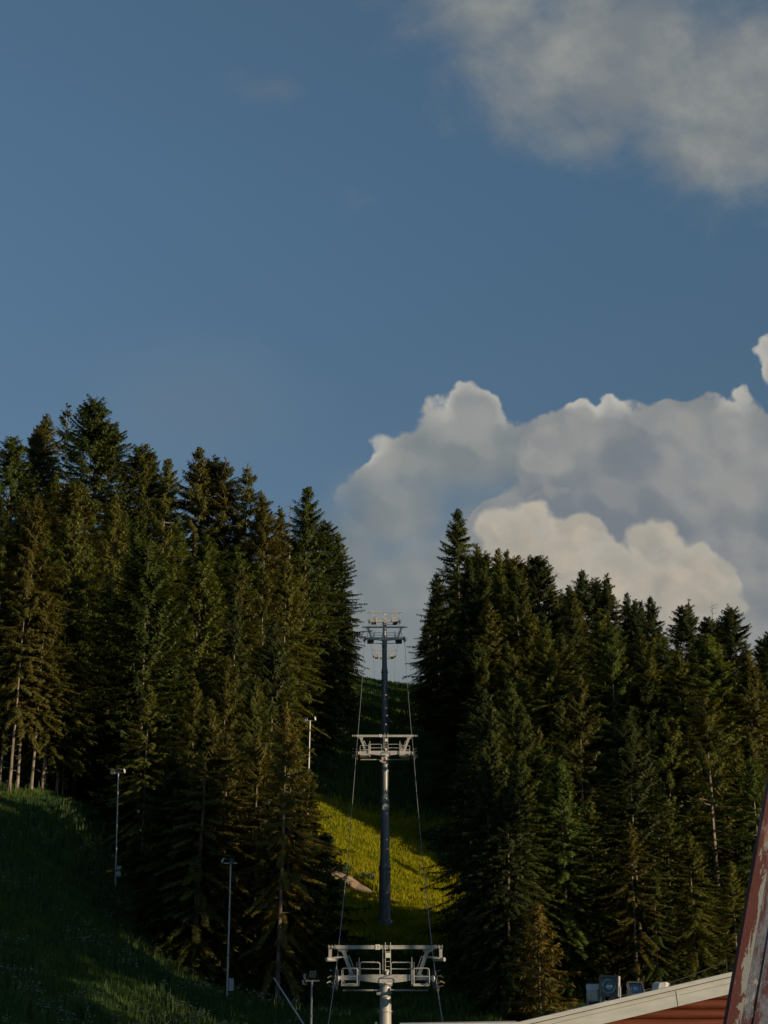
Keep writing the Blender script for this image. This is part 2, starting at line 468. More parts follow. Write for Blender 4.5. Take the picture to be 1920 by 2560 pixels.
M_PATH = mat('sandy_track', lambda g: g.mix(g.ss(g.noise(poscoord(g), 1.6, 7, .7), .35, .7), (.24, .17, .115), (.40, .31, .23)), .95, 0, .1)
bump(M_PATH, 6, .7, .08)

# ------------------------------------------------------------------ ground
CTRL = [(960, 2640, 95), (960, 2480, 120), (960, 2320, 148), (960, 2178, 165), (960, 1913, 208), (960, 1830, 240), (960, 1760, 290), (960, 1727, 345),
        (850, 1692, 337), (790, 2128, 165), (1150, 2290, 152), (1160, 2224, 165), (820, 1890, 216), (840, 1780, 265),
        (288, 2230, 125), (568, 2510, 106), (740, 2540, 115), (90, 2000, 130), (0, 1985, 132), (200, 2020, 131), (0, 2560, 85), (200, 2560, 90), (400, 2560, 96),
        (0, 2200, 113), (230, 1650, 205), (0, 1620, 205), (490, 1800, 200), (700, 1900, 200), (480, 2200, 140), (650, 2350, 130), (830, 1715, 300), (600, 1600, 270), (300, 1500, 270),
        (1300, 2480, 118), (1150, 2500, 110), (1500, 2490, 112), (1800, 2440, 125), (1145, 1850, 235), (1060, 1740, 310), (1400, 1950, 205), (1700, 1980, 200), (1900, 2000, 200), (1600, 2200, 160),
        (1060, 1724, 345)]
CP3 = [tuple(at(*c)) for c in CTRL]
CP3 += [(0, 80, -7), (0, 430, 66), (-20, 430, 68), (20, 430, 64), (-70, 130, 19), (-90, 205, 48), (-90, 90, 5), (-60, 60, -1), (-60, 0, -4), (-100, 300, 72), (-60, 430, 74),
        (60, 270, 41), (90, 200, 22), (70, 110, -1), (0, 40, -8), (30, 40, -8), (0, 0, -9), (40, 0, -9), (0, -60, -9), (100, 330, 52), (60, 430, 58), (140, 60, -4), (-25, 40, -6), (36, 80, 0), (55, 70, 2), (70, 90, 5)]  # last three raise unseen ground under the added shading trees
CPA = np.array(CP3)
def _k(r2): return 0.5 * r2 * np.log(np.maximum(r2, 1e-9))
def _solve():
    X = CPA[:, :2] / 100; n = len(X)
    K = _k(((X[:, None] - X[None]) ** 2).sum(-1)) + np.eye(n) * 2e-4
    Pm = np.c_[np.ones(n), X]
    A = np.zeros((n + 3, n + 3)); A[:n, :n] = K; A[:n, n:] = Pm; A[n:, :n] = Pm.T
    return np.linalg.solve(A, np.r_[CPA[:, 2], 0, 0, 0])
_w = _solve()
def ground_z(x, y):
    x = np.atleast_1d(np.asarray(x, float)); y = np.atleast_1d(np.asarray(y, float))
    cx, cy = np.clip(x, -110, 140), np.clip(y, -60, 430)
    X = np.stack([cx, cy], -1) / 100
    out = _w[-3] + _w[-2] * X[..., 0] + _w[-1] * X[..., 1]
    for i in range(len(CPA)):
        out = out + _w[i] * _k(((X - CPA[i, :2] / 100) ** 2).sum(-1))
    over = np.hypot(x - cx, y - cy)
    out = out - np.where(y > cy, (y - cy) * .25, 0) * np.exp(-over / 900)
    b = .22 * np.sin(x * .9 + 1.3 * np.sin(y * .31)) * np.sin(y * .8 + .7 * np.sin(x * .5)) + .10 * np.sin(x * 2.3 + y * 1.1) * np.sin(y * 2.1 - x * .7)
    return out + b * np.exp(-over / 30)
def gz(x, y): return float(ground_z(x, y)[0])
def hit(px, py, y0=60, y1=420):
    """where the line of sight meets the ground"""
    ys = np.arange(y0, y1, .4)
    rx, ry, rz = ray(px, py)
    z = ground_z(rx / ry * ys, ys)
    s = np.nonzero(z > rz / ry * ys)[0]
    Y = ys[s[0]] if len(s) else y1
    x = rx / ry * Y
    return Vector((x, Y, gz(x, Y)))

def axis(lo, hi, step, far):
    a = list(np.arange(lo, hi + .01, step)); d = step; p = hi
    up = []
    while p < far: d *= 1.35; p += d; up.append(p)
    d = step; p = lo; dn = []
    while p > -far: d *= 1.35; p -= d; dn.append(p)
    return np.array(dn[::-1] + a + up)
def build_ground():
    xs, ys = axis(-75, 90, 1.0, 4000), axis(30, 352, 1.0, 4000)
    gx, gy = np.meshgrid(xs, ys)
    z = ground_z(gx.ravel(), gy.ravel())
    v = np.c_[gx.ravel(), gy.ravel(), z]
    nx, ny = len(xs), len(ys)
    i = np.arange(nx - 1)[None, :] + np.arange(ny - 1)[:, None] * nx
    i = i.ravel()
    q = np.c_[i, i + 1, i + 1 + nx, i + nx]
    o = bpy.data.objects.new('ground', np_mesh('ground', v, q, M_GROUND, True)); COL.objects.link(o)
    o['kind'] = 'structure'
build_ground()

def build_path():
    pts = [(748, 2112, 1.0), (775, 2138, 1.0), (800, 2156, 1.05), (835, 2178, 1.1), (870, 2200, 1.1), (900, 2219, 1.0), (925, 2232, .8), (955, 2236, .5)]
    P = [hit(a, b) for a, b, _ in pts]
    vs, fs = [], []
    sub = []
    for i in range(len(P) - 1):
        for k in range(8):
            t = k / 8; sub.append((P[i].lerp(P[i + 1], t), pts[i][2] * (1 - t) + pts[i + 1][2] * t))
    for i, (p, w) in enumerate(sub):
        d = (sub[min(i + 1, len(sub) - 1)][0] - sub[max(i - 1, 0)][0]); n = Vector((-d.y, d.x, 0)).normalized()
        for s in (-1, -.5, 0, .5, 1):
            q = p + n * s * w * (1 + .2 * math.sin(i * .35 + s * 2) * abs(s))
            vs.append((q.x, q.y, gz(q.x, q.y) + .06 - .05 * abs(s)))
    for i in range(len(sub) - 1):
        for k in range(4): fs.append((i * 5 + k, i * 5 + k + 1, i * 5 + k + 6, i * 5 + k + 5))
    mb = MB(); mb.add(vs, fs)
    o = mb.obj('path', M_PATH, smooth=True); o['kind'] = 'structure'
    return [(s[0].x, s[0].y, s[1]) for s in sub]
PATH = build_path()

# ------------------------------------------------------------------ lift towers
ROPE_X = 2.7
TOWERS = []          # (Y, z of top beam)
def zpx(py, Y): return at(960, py, Y).z
def spans(z0, z1, cuts): return [c for c in cuts if z0 < c < z1]

def make_tower(Y, beam_py, label, number=None, near=False, sign=False, base_off=0.0, slope=.3):
    x0 = 0.08
    gzv = gz(x0, Y)
    zb = zpx(beam_py, Y)
    Hh = zb - gzv
    TOWERS.append((Y, zb, slope))
    r = empty('lift_tower', (x0, Y, gzv), label, 'lift tower', 'steel towers of the chairlift line')
    zc = Hh - 1.62                                  # middle of the cross arm
    # pole, wider in steps towards the foot
    f1, f2 = zc - 4.6, zc - 10.7
    prof = [(zc - .25, .30)]
    if f1 > 1: prof += [(f1 + .75, .34), (f1, .45), (f1 - .001, .41)]
    if f2 > 1: prof += [(f2 + .8, .44), (f2, .56), (f2 - .001, .52)]
    prof += [(.9, prof[-1][1] + .04)] if Hh > 9 else [(.5, .33)]
    mb = MB(); mb.tube([(0, 0, z) for z, _ in prof[::-1]], [q for _, q in prof[::-1]], 28)
    mb.obj('pole', M_POLE_LIT if near else M_POLE, r, True)
    for z, rad in ((f1, .49), (f2, .60)):
        if z > 1:
            mb = MB(); mb.disc((0, 0, z), (0, 0, 1), rad, .10, 28)
            for k in range(16):
                a = k * math.pi / 8; mb.disc((math.cos(a) * (rad - .05), math.sin(a) * (rad - .05), z), (0, 0, 1), .022, .2, 6)
            mb.obj('flange', M_FLANGE, r, True)
    mb = MB(); mb.tube([(0, 0, -1.5), (0, 0, .35), (0, 0, .9)], [1.05, .95, .66], 20); mb.obj('footing', M_CONC, r, True)
    # cross arm, deeper at the pole
    mb = MB()
    for s in (-1, 1):
        yy = .17
        pr = [(0, .20, -.24), (.34, .20, -.24), (1.6, .19, -.10), (2.55, .12, -.08)]
        vs = []
        for x, t, b in pr:
            for y in (-yy, yy):
                vs += [(s * x, y, zc + t), (s * x, y, zc + b)]
        fs = []
        for i in range(3):
            a, b = i * 4, i * 4 + 4
            fs += [(a, b, b + 1, a + 1), (a + 2, a + 3, b + 3, b + 2), (a, a + 2, b + 2, b), (a + 1, b + 1, b + 3, a + 3)]
        fs += [(12, 14, 15, 13)]
        mb.add(vs, fs)
    mb.disc((0, 0, zc - .27), (0, 0, 1), .40, .07, 24)
    mb.disc((0, 0, zc - .36), (0, 0, 1), .37, .07, 24)
    for s in (-1, 1): mb.disc((s * .52, -.172, zc - .06), (0, 1, 0), .055, .01, 12)
    mb.obj('cross_arm', M_STEEL, r)
    mb = MB(); mb.tube([(-2.3, .0, zc - .62), (2.3, .0, zc - .62)], .05, 8); mb.obj('stay_tube', M_STEEL, r, True)
    # top beam
    mb = MB(); mb.box((0, 0, Hh), (5.3, .2, .2))
    for s in (-1, 1):
        mb.tube([(s * 2.65, 0, Hh), (s * 3.08, 0, Hh)], .075, 12)
        for x in (2.68, 2.74, 2.9, 3.08): mb.disc((s * x, 0, Hh), (1, 0, 0), .125, .04, 14)
    mb.obj('top_beam', M_STEEL, r)
    for s in (-1, 1):
        mb = MB()
        a, b = Vector((s * 2.3, 0, Hh - .12)), Vector((s * 1.82, 0, zc + .19))
        mb.bar(a.lerp(b, .04), b, .2, .15, (0, 1, 0))
        mb.add([(s * 2.62, -.012, Hh - .101), (s * 2.0, -.012, Hh - .101), (s * 2.2, -.012, Hh - .42), (s * 2.62, .012, Hh - .101), (s * 2.0, .012, Hh - .101), (s * 2.2, .012, Hh - .42)],
               [(0, 1, 2), (3, 5, 4), (0, 3, 4, 1), (1, 4, 5, 2), (2, 5, 3, 0)])
        mb.box(a.lerp(b, .32), (.3, .2, .05)); mb.box(b + Vector((0, 0, .0)), (.34, .24, .04))
        mb.obj('slanted_post', M_STEEL, r)
        mb = MB()
        o1, o2 = a.lerp(b, .28) + Vector((-s * .22, -.1, 0)), a.lerp(b, .92) + Vector((-s * .22, -.1, 0))
        mb.tube([a.lerp(b, .26) + Vector((-s * .05, -.1, 0)), o1, o2, a.lerp(b, .95) + Vector((-s * .05, -.1, 0))], .024, 6)
        mb.obj('climbing_rail', M_RAIL, r, True)
    # ladder from the arm to the top beam
    mb = MB(); lx = .13
    for s in (-.14, .14): mb.tube([(lx + s, -.16, zc + .1), (lx + s, -.16, Hh + .25)], .02, 6)
    z = zc + .35
    while z < Hh + .2:
        mb.tube([(lx - .14, -.16, z), (lx + .14, -.16, z)], .016, 6); z += .26
    mb.tube([(lx - .27, -.1, zc + .15), (lx - .27, -.1, Hh)], .02, 6)
    mb.obj('ladder', M_RAIL, r)
    mb = MB(); mb.box((lx, -.19, Hh - .42), (.26, .03, .26)); mb.obj('ladder_plate', M_PLATE, r)
    # ladder up the pole on the far side
    # working platforms with railings, inner hand rails, marker rods, sheave trains
    for s in (-1, 1):
        mb = MB()
        for k in range(7): mb.box((s * 1.92, -1.2 + k * .4, zc - .34), (.86, .33, .03))
        mb.box((s * 1.50, 0, zc - .34), (.05, 2.8, .08)); mb.box((s * 2.34, 0, zc - .34), (.05, 2.8, .08))
        mb.box((s * 1.92, -1.42, zc - .33), (.88, .03, .13)); mb.box((s * 1.92, 1.42, zc - .33), (.88, .03, .13))
        mb.bar((s * 1.5, 0, zc - .08), (s * 1.5, 0, zc - .34), .06); mb.bar((s * 2.2, 0, zc - .08), (s * 2.2, 0, zc - .34), .06)
        pf = mb.obj('work_platform', M_STEEL, r)
        for q in (-1, 1):
            mb = MB(); y = q * 1.4
            mb.rail((s * 1.51, y, zc - .32), (s * 1.51, y, zc + .52), (s * 2.33, y, zc + .52), (s * 2.33, y, zc - .32), .024, 1)
            mb.tube([(s * 1.51, y, zc + .52), (s * 1.51, q * .3, zc + .52)], .02, 6)
            mb.obj('platform_railing', M_RAIL, pf, True)
        mb = MB()
        for y, dz in ((-.17, 0), (.17, .03)):
            mb.rail((s * .3, y, zc + .15), (s * .3, y, zc + .82 + dz), (s * 1.38, y, zc + .82 + dz), (s * 1.38, y, zc + .15), .022, 1)
        mb.obj('hand_rail', M_RAIL, r, True)
        mb = MB()
        mb.tube([(s * 1.42, -.3, zc - .4), (s * 1.42, -.3, zc + .75), (s * 1.42, -.3, zc + 1.1)], [.03, .035, .02], 6)
        mb.tube([(s * 1.56, -.3, zc - .4), (s * 1.54, -.3, zc + .85)], .018, 6)
        mb.obj('marker_rod', M_RAIL, r, True)
        sh = MB(); wh = MB()
        sl = slope; zr = zc + .22
        n = 8
        for k in range(n):
            y = -2.1 + 4.2 * k / (n - 1)
            c = (s * ROPE_X, y, zr + y * sl - .22 * 1 - .05)
            wh.disc(c, (1, 0, 0), .21, .07, 16)
            sh.disc((c[0], c[1], c[2]), (1, 0, 0), .12, .10, 12)
        for k in range(n // 2):
            y = -1.8 + 1.2 * k
            for dx in (-.08, .08): sh.bar((s * ROPE_X + dx, y - .35, zr + (y - .35) * sl - .3), (s * ROPE_X + dx, y + .35, zr + (y + .35) * sl - .3), .02, .12)
        for k in range(2):
            y = -1.2 + 2.4 * k
            for dx in (-.12, .12): sh.bar((s * ROPE_X + dx, y - .65, zr + (y - .65) * sl - .4), (s * ROPE_X + dx, y + .65, zr + (y + .65) * sl - .4), .02, .14)
        for dx in (-.155, .155): sh.bar((s * ROPE_X + dx, -1.3, zr - 1.3 * sl - .5), (s * ROPE_X + dx, 1.3, zr + 1.3 * sl - .5), .02, .18)
        sh.bar((s * 2.4, 0, zc + .02), (s * (ROPE_X + .18), 0, zr - .5), .12)
        for y in (-2.0, -1.2, 0.4, 1.6):
            sh.bar((s * (ROPE_X + .1), y, zr + y * sl - .2), (s * (ROPE_X + .36), y, zr + y * sl - .14), .035)
        sb = sh.obj('sheave_train', M_SHEAVE, r)
        wh.obj('sheave_tyres', M_RUBBER, sb)
        mb = MB(); mb.disc((s * (ROPE_X - .17), -1.75, zr - 1.75 * sl + .14), (1, .4, 0), .17, .05, 14)
        mb.obj('catcher_disc', M_RAIL, r)
        if near:
            mb = MB()
            for yy in (-.0,): mb.bar((s * 3.0, 0, Hh - .1), (s * 3.0, 0, Hh - .56), .17, .17)
            mb.bar((s * 2.98, -.05, Hh - .58), (s * 2.25, 0, Hh - .5), .07, .09)
            mb.tube([(s * 3.2, -.15, Hh - .64), (s * 2.62, .3, Hh - .64)], .11, 14)
            mb.obj('lifting_arm', M_STEEL, r)
            for y in (-1.6, -.4):
                mb = MB(); mb.tube([(s * (ROPE_X + .2), y, zr + y * sl), (s * (ROPE_X + .42), y - .1, zr + y * sl - .1)], .03, 6)
                mb.obj('rope_catcher', M_ORANGE if s > 0 else M_STEEL, r)
    # lamp and junction box on the pole head
    mb = MB(); mb.box((-.38, -.3, zc - .78), (.2, .16, .14)); mb.bar((-.36, -.28, zc - .78), (-.1, -.28, zc - .74), .04)
    mb.obj('junction_box', M_STEEL, r)
    for z in (zc - .75, zc - 1.7):
        mb = MB(); mb.disc((0, 0, z), (0, 0, 1), .36, .07, 24); mb.obj('cable_clamp', M_STEEL, r, True)
    mb = MB(); mb.tube([(.08, -.2, zc + .18), (.08, -.2, zc + .36)], [.05, .12], 10); mb.box((.08, -.2, zc + .42), (.22, .1, .06))
    mb.obj('wind_gauge', M_PLATE, r)
    if number:
        mb = MB(); mb.box((-.42, -.125, Hh + .005), (.24, .03, .27)); p = mb.obj('number_plate', M_PLATE, r)
        text_mesh('number', number, .24, M_BLACK, p, (-.42, -.1405, Hh))
    if sign:
        mb = MB(); mb.box((-.08, -.36, zc - .68), (.42, .03, .5)); p = mb.obj('warning_sign', M_PLATE, r)
        mb = MB(); mb.box((-.06, -.378, zc - .68), (.33, .008, .41)); mb.obj('red_field', M_RED, p)
        text_mesh('emblem', '5', .46, M_PLATE, p, (-.06, -.383, zc - .69))
        mb = MB(); mb.box((.0, -.49, f1 - .55), (.42, .03, .42)); q = mb.obj('tag_plate', M_PLATE, r)
        text_mesh('emblem', 'X', .34, M_BLACK, q, (.0, -.506, f1 - .55))
        mb = MB(); mb.box((.2, -.33, zc - 1.45), (.13, .05, .16)); mb.obj('reflector', M_PLATE, r)
        for z in (2.2, 3.4, 6.6, 8.2, 9.4):
            mb = MB(); mb.disc((0, 0, z), (0, 0, 1), .535 if z < f2 else .438, .03, 28); mb.obj('weld_band', M_FLANGE, r, True)
    else:
        mb = MB(); mb.box((-.5, -.1, f1 + 1.9 if f1 > 1 else 3), (.12, .3, .3)); mb.obj('side_box', M_FLANGE, r)
    return r
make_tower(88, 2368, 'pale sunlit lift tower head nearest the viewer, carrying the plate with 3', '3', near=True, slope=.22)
make_tower(148, 1840, 'tall lift tower before the sunlit meadow, red and white sign on its pole', '4', sign=True, slope=.36)
make_tower(208, 1568, 'dark grey lift tower rising behind the meadow tower, twin arms against the sky', slope=.33)
make_tower(273, 1531, 'lift tower with the highest pale crossbeam, directly above the dark twin arms', slope=.12)
make_tower(385, 1625, 'small distant lift tower seen below the dark twin arms, over the ridge', slope=.1)
make_tower(440, 1703, 'tiny farthest lift tower peeping over the dark ridge line', slope=.0)

def rope(side):
    pts = []
    T = [(18, None, 0)] + TOWERS
    za = [None] + [z - 1.62 + .22 - .03 for _, z, _ in TOWERS]
    za[0] = za[1] - 10.5
    for i in range(len(T) - 1):
        ya, yb = T[i][0], T[i + 1][0]
        n = 24
        for k in range(n):
            t = k / n
            pts.append((side * ROPE_X + .08, ya + (yb - ya) * t, za[i] * (1 - t) + za[i + 1] * t - (yb - ya) * .035 * 4 * t * (1 - t) * .5))
    pts.append((side * ROPE_X + .08, T[-1][0], za[-1]))
    mb = MB(); mb.tube(pts, .024, 6)
    o = mb.obj('haul_rope', M_ROPE, None, True)
    tag(o, ('steel haul rope running up the %s sheaves of the lift towers' % ('left-hand' if side < 0 else 'right-hand')), 'cable', 'haul ropes of the chairlift')
rope(-1); rope(1)

# ------------------------------------------------------------------ floodlight masts
def flood_mesh(mb_h, mb_f, mb_g, mb_r, s, M):
    """housing, frame, glass and reflector of a floodlight facing -Y, placed by matrix M"""
    def tr(vs): return [M @ Vector(v) for v in vs]
    a, b = s / 2, s * .30
    vs = [(-a, 0, -a), (a, 0, -a), (a, 0, a), (-a, 0, a), (-a, s * .28, -a), (a, s * .28, -a), (a, s * .28, a), (-a, s * .28, a), (-b, s * .62, -b), (b, s * .62, -b), (b, s * .62, b), (-b, s * .62, b)]
    fs = [(0, 4, 5, 1), (1, 5, 6, 2), (2, 6, 7, 3), (3, 7, 4, 0), (4, 8, 9, 5), (5, 9, 10, 6), (6, 10, 11, 7), (7, 11, 8, 4), (8, 11, 10, 9)]
    mb_h.add(tr(vs), fs)
    k = a * .84
    fr = []
    for y in (-.025 * s, .05 * s):
        fr += [(-a * 1.04, y, -a * 1.04), (a * 1.04, y, -a * 1.04), (a * 1.04, y, a * 1.04), (-a * 1.04, y, a * 1.04), (-k, y, -k), (k, y, -k), (k, y, k), (-k, y, k)]
    ff = []
    for i in range(4):
        j = (i + 1) % 4
        ff += [(i, j, j + 4, i + 4), (i + 8, i + 12, j + 12, j + 8), (i, i + 8, j + 8, j), (i + 4, j + 4, j + 12, i + 12)]
    mb_f.add(tr(fr), ff)
    mb_g.add(tr([(-k, 0, -k), (k, 0, -k), (k, 0, k), (-k, 0, k), (-k, .012, -k), (k, .012, -k), (k, .012, k), (-k, .012, k)]),
             [(0, 1, 2, 3), (4, 7, 6, 5), (0, 4, 5, 1), (1, 5, 6, 2), (2, 6, 7, 3), (3, 7, 4, 0)])
    n = 16; rv = []; rf = []
    for i, (rr, y) in enumerate(((.98, .03), (.85, .16), (.6, .25), (.25, .3))):
        for q in range(n): rv.append((math.cos(q * 2 * math.pi / n) * k * rr, y * s, math.sin(q * 2 * math.pi / n) * k * rr))
    for i in range(3):
        for q in range(n): rf.append((i * n + q, i * n + (q + 1) % n, (i + 1) * n + (q + 1) % n, (i + 1) * n + q))
    rf.append(tuple(range(3 * n, 4 * n)))
    mb_r.add(tr(rv), rf)

def add_flood(parent, s, loc, rz, rx, name='floodlight', bracket=True):
    M = Matrix.Translation(Vector(loc)) @ Matrix.Rotation(rz, 4, 'Z') @ Matrix.Rotation(rx, 4, 'X')
    h, f, gm, rm = MB(), MB(), MB(), MB()
    flood_mesh(h, f, gm, rm, s, M)
    o = h.obj(name, M_HOUSING, parent)
    f.obj('front_frame', M_LFRAME, o); gm.obj('glass', M_GLASS, o); rm.obj('reflector', M_REFL, o, True)
    if bracket:
        b = MB()
        for sx in (-1, 1): b.bar(M @ Vector((sx * s * .53, s * .2, 0)), M @ Vector((sx * s * .53, s * .25, -s * .75)), .025, .05)
        b.bar(M @ Vector((-s * .55, s * .25, -s * .75)), M @ Vector((s * .55, s * .25, -s * .75)), .05, .025)
        b.obj('bracket', M_LAMPPOLE, o)
    return o

def make_mast(px_top, py_top, px_base, py_base, Y, label, lights, box=None, r=.085):
    top = at(px_top, py_top, Y)
    bx = at(px_base, min(py_base, 2555), Y).x
    base = Vector((bx, Y, gz(bx, Y)))
    t = empty('floodlight_mast', base, label, 'light mast', 'floodlight masts along the ski run')
    q = top - base
    mb = MB(); mb.tube([(0, 0, -.4), q * .33, q * .331, q * .66, q * .661, q], [r * 1.15, r * 1.15, r, r, r * .85, r * .85], 12)
    mb.obj('mast', M_LAMPPOLE, t, True)
    mb = MB()
    for k in (.33, .66): mb.disc(q * k, q, r * 1.45, .10, 12)
    mb.obj('joint_collar', M_FLANGE, t)
    mb = MB(); mb.tube([(0, 0, -.5), (0, 0, .12)], .28, 12); mb.obj('footing', M_CONC, t)
    mb = MB(); mb.bar(q + Vector((-.55, 0, 0)), q + Vector((.4, 0, 0)), .07)
    mb.obj('cross_bar', M_LAMPPOLE, t)
    for dx, dz, rz, rx, s in lights: add_flood(t, s * .78, q + Vector((dx, -.1, dz)), rz, rx, bracket=False)
    if box is not None:
        p = q * box
        mb = MB(); mb.box(p + Vector((.26, -.05, 0)), (.32, .22, .78)); mb.box(p + Vector((.05, -.05, .2)), (.2, .06, .05)); mb.box(p + Vector((.05, -.05, -.2)), (.2, .06, .05))
        mb.obj('control_box', M_BOX, t)
    return t
make_mast(296, 1932, 288, 2232, 125, 'slim floodlight mast alone on the grassy slope, grey box near its foot', [(-.42, .05, .5, .3, .42), (.05, .12, -.1, .35, .46), (.36, .1, -.9, .3, .42)], .16, .055)
make_mast(577, 2158, 567, 2512, 106, 'floodlight mast before the black tree shade, grey box near its foot', [(-.4, .12, 1.1, .5, .4), (.05, .1, -.2, .3, .4)], .12, .06)
make_mast(780, 2452, 776, 2700, 88, 'floodlight mast with three cube lamps beside the nearest lift tower', [(-.28, .22, 1.0, -.25, .34), (.05, .33, .25, .12, .42), (-.36, -.08, .9, -.15, .32)], None, .065)
make_mast(775, 1802, 768, 2060, 172, 'sunlit floodlight mast rising from the tree edge, two lamps on a short bar', [(-.42, .12, .7, .35, .5), (.42, .2, -1.0, .2, .5)], None, .10)

# leaning pole at the bottom edge
def leaning_pole():
    a = at(684, 2444, 84); d = (at(760, 2562, 83) - a).normalized()
    k = 4.6
    mb = MB(); mb.tube([a, a + d * .9, a + d * .901, a + d * k], [.035, .035, .045, .05], 8)
    b = a + d * k
    o = mb.obj('leaning_pole', M_LAMPPOLE, None, True)
    tag(o, 'thin grey metal pole leaning steeply beside the three-lamp mast', 'pole')
leaning_pole()

# ------------------------------------------------------------------ trees
def spruce_crown(seed, Ht, R, base=.06, dens=1.0, droop=.35, sparse=0.0, hang=.5, top=.9, width=.115, prof=.75, ragged=.3, bias=0.0):
    """quads for a conifer crown: whorls of branches, each a flat drooping fan of needle sprays. returns verts, faces, tone, normals"""
    r = np.random.RandomState(seed)
    V, T, N = [], [], []
    z = Ht * base
    while z < Ht - .15:
        t = (Ht - z) / Ht                                  # 0 at the tip
        step = (.22 + .42 * min(1, t * 1.6)) / dens
        shape = min(1.0, (t / .60)) ** prof * (1.0 - .22 * max(0, (t - .75) / .25)) * R + .10
        nb = int(4 + 2.6 * min(1, t * 3) + r.rand())
        a0 = r.rand() * 6.28
        whorl = 1 + ragged * .8 * (r.rand() - .5)
        for b in range(nb):
            if r.rand() < sparse: continue
            az = a0 + b * 6.283 / nb + r.normal(0, .35)
            L = shape * whorl * (1 - ragged + ragged * 1.6 * r.rand()) * (1 + bias * math.cos(az - 1.0))
            if L < .1: continue
            zb = z + r.normal(0, .18)
            el = top * (1 - t) ** 2.2 - droop * min(1, t * 1.6) + r.normal(0, .13)
            n = max(4, int(L / .105))
            s = (np.arange(n) + .5 + r.uniform(-.3, .3, n)) / n
            s = s[s > (.15 + .22 * r.rand() if t > .2 else .02)] if L > 1.0 else s
            n = len(s)
            if n == 0: continue
            rad = s * L * math.cos(el)
            zz = zb + s * L * math.sin(el) - droop * .55 * L * s ** 1.6 + .26 * L * np.maximum(0, s - .5) ** 1.4
            bx, by = math.cos(az), math.sin(az)
            sw = r.normal(0, .10) * s * L
            C = np.stack([bx * rad - by * sw, by * rad + bx * sw, zz], -1)
            tw = .20 + .48 * (1 - s) ** .7 * min(1, L / 1.6) + .16 * r.rand(n) ** 2
            side = np.array([-by, bx, 0.0]); fwd = np.array([bx, by, -droop * .5])
            up = np.array([bx * .55, by * .55, 1.0]); up /= np.linalg.norm(up)
            outw = np.array([bx, by, .35]); outw /= np.linalg.norm(outw)
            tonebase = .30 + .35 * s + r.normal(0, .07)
            dirs = []
            for sg in (-1, 1):
                d = side * sg * .8 + fwd * (.55 + .25 * r.rand(n))[:, None] + np.c_[np.zeros(n), np.zeros(n), -hang * (.2 + .6 * r.rand(n))]
                dirs.append((d, tw * (.8 + .5 * r.rand(n)), up * .7 + outw * .5 + side * sg * .35))
            dd = np.c_[r.normal(0, .35, n), r.normal(0, .35, n), -np.ones(n) * (.2 + hang * 1.1)] + fwd * .45
            dirs.append((dd, tw * (.7 + .7 * r.rand(n)), outw))
            d2 = side * r.normal(0, .5, (n, 1)) + fwd * .9 + np.array([0, 0, .12])
            dirs.append((d2, tw * .7, up * .6 + outw * .6))
            for d, ln, nt in dirs:
                d = d / np.linalg.norm(d, axis=1, keepdims=True)
                nn = nt + r.normal(0, .38, (n, 3))
                w = np.cross(d, nn); w /= np.linalg.norm(w, axis=1, keepdims=True) + 1e-6
                fn = np.cross(w, d)                        # faces along nn
                wd = (width * (.7 + .6 * r.rand(n)))[:, None]
                ln = ln[:, None]
                q = np.stack([C, C + d * ln * .5 + w * wd * .5, C + d * ln, C + d * ln * .5 - w * wd * .5], 1)
                flip = (np.cross(q[:, 1] - q[:, 0], q[:, 2] - q[:, 0]) * (nt + 0 * fn)).sum(1) < 0
                q[flip] = q[flip][:, ::-1]
                sn = nt + r.normal(0, .16, (n, 3)) + fn * .25
                sn /= np.linalg.norm(sn, axis=1, keepdims=True)
                V.append(q.reshape(-1, 3)); T.append(np.repeat(np.clip(tonebase + r.normal(0, .10, n), 0, 1), 4)); N.append(np.repeat(sn, 4, axis=0))
        z += step * (.7 + .6 * r.rand())
    for k in range(14):                                     # leader
        a = r.rand() * 6.28
        p = np.array([0, 0, Ht - 1.1 + k * .075]); d = np.array([math.cos(a) * .5, math.sin(a) * .5, .8]) * .36
        w = np.array([-math.sin(a), math.cos(a), 0]) * .06
        V.append(np.array([p, p + d * .5 + w, p + d, p + d * .5 - w])); T.append(np.full(4, .6)); N.append(np.tile([math.cos(a), math.sin(a), .4], (4, 1)))
    V = np.concatenate(V); T = np.concatenate(T); N = np.concatenate(N)
    N /= np.linalg.norm(N, axis=1, keepdims=True)
    return V, np.arange(len(V)).reshape(-1, 4), T, N

def trunk_mesh(seed, Ht, r0, mbark, stubs=0, lo=.15, hi=.8, stub_len=1.0):
    r = random.Random(seed)
    mb = MB()
    pts = [(r.uniform(-.05, .05) * (i > 0), r.uniform(-.05, .05) * (i > 0), -1.2 + (Ht + 1.0) * i / 9) for i in range(10)]
    mb.tube(pts, [r0 * 1.25] + [r0 * (1 - i / 9 * .93) for i in range(1, 10)], 9)
    for k in range(stubs):
        z = Ht * r.uniform(lo, hi); a = r.uniform(0, 6.28); L = stub_len * r.uniform(.5, 1.4)
        p = Vector((0, 0, z)); d = Vector((math.cos(a), math.sin(a), r.uniform(-.35, .25)))
        mb.tube([p, p + d * L * .5, p + d * L + Vector((0, 0, r.uniform(-.25, .2) * L))], [.045, .03, .012], 5)
    me_o = mb.obj('trunk', mbark, None, True)
    me = me_o.data; bpy.data.objects.remove(me_o)
    return me

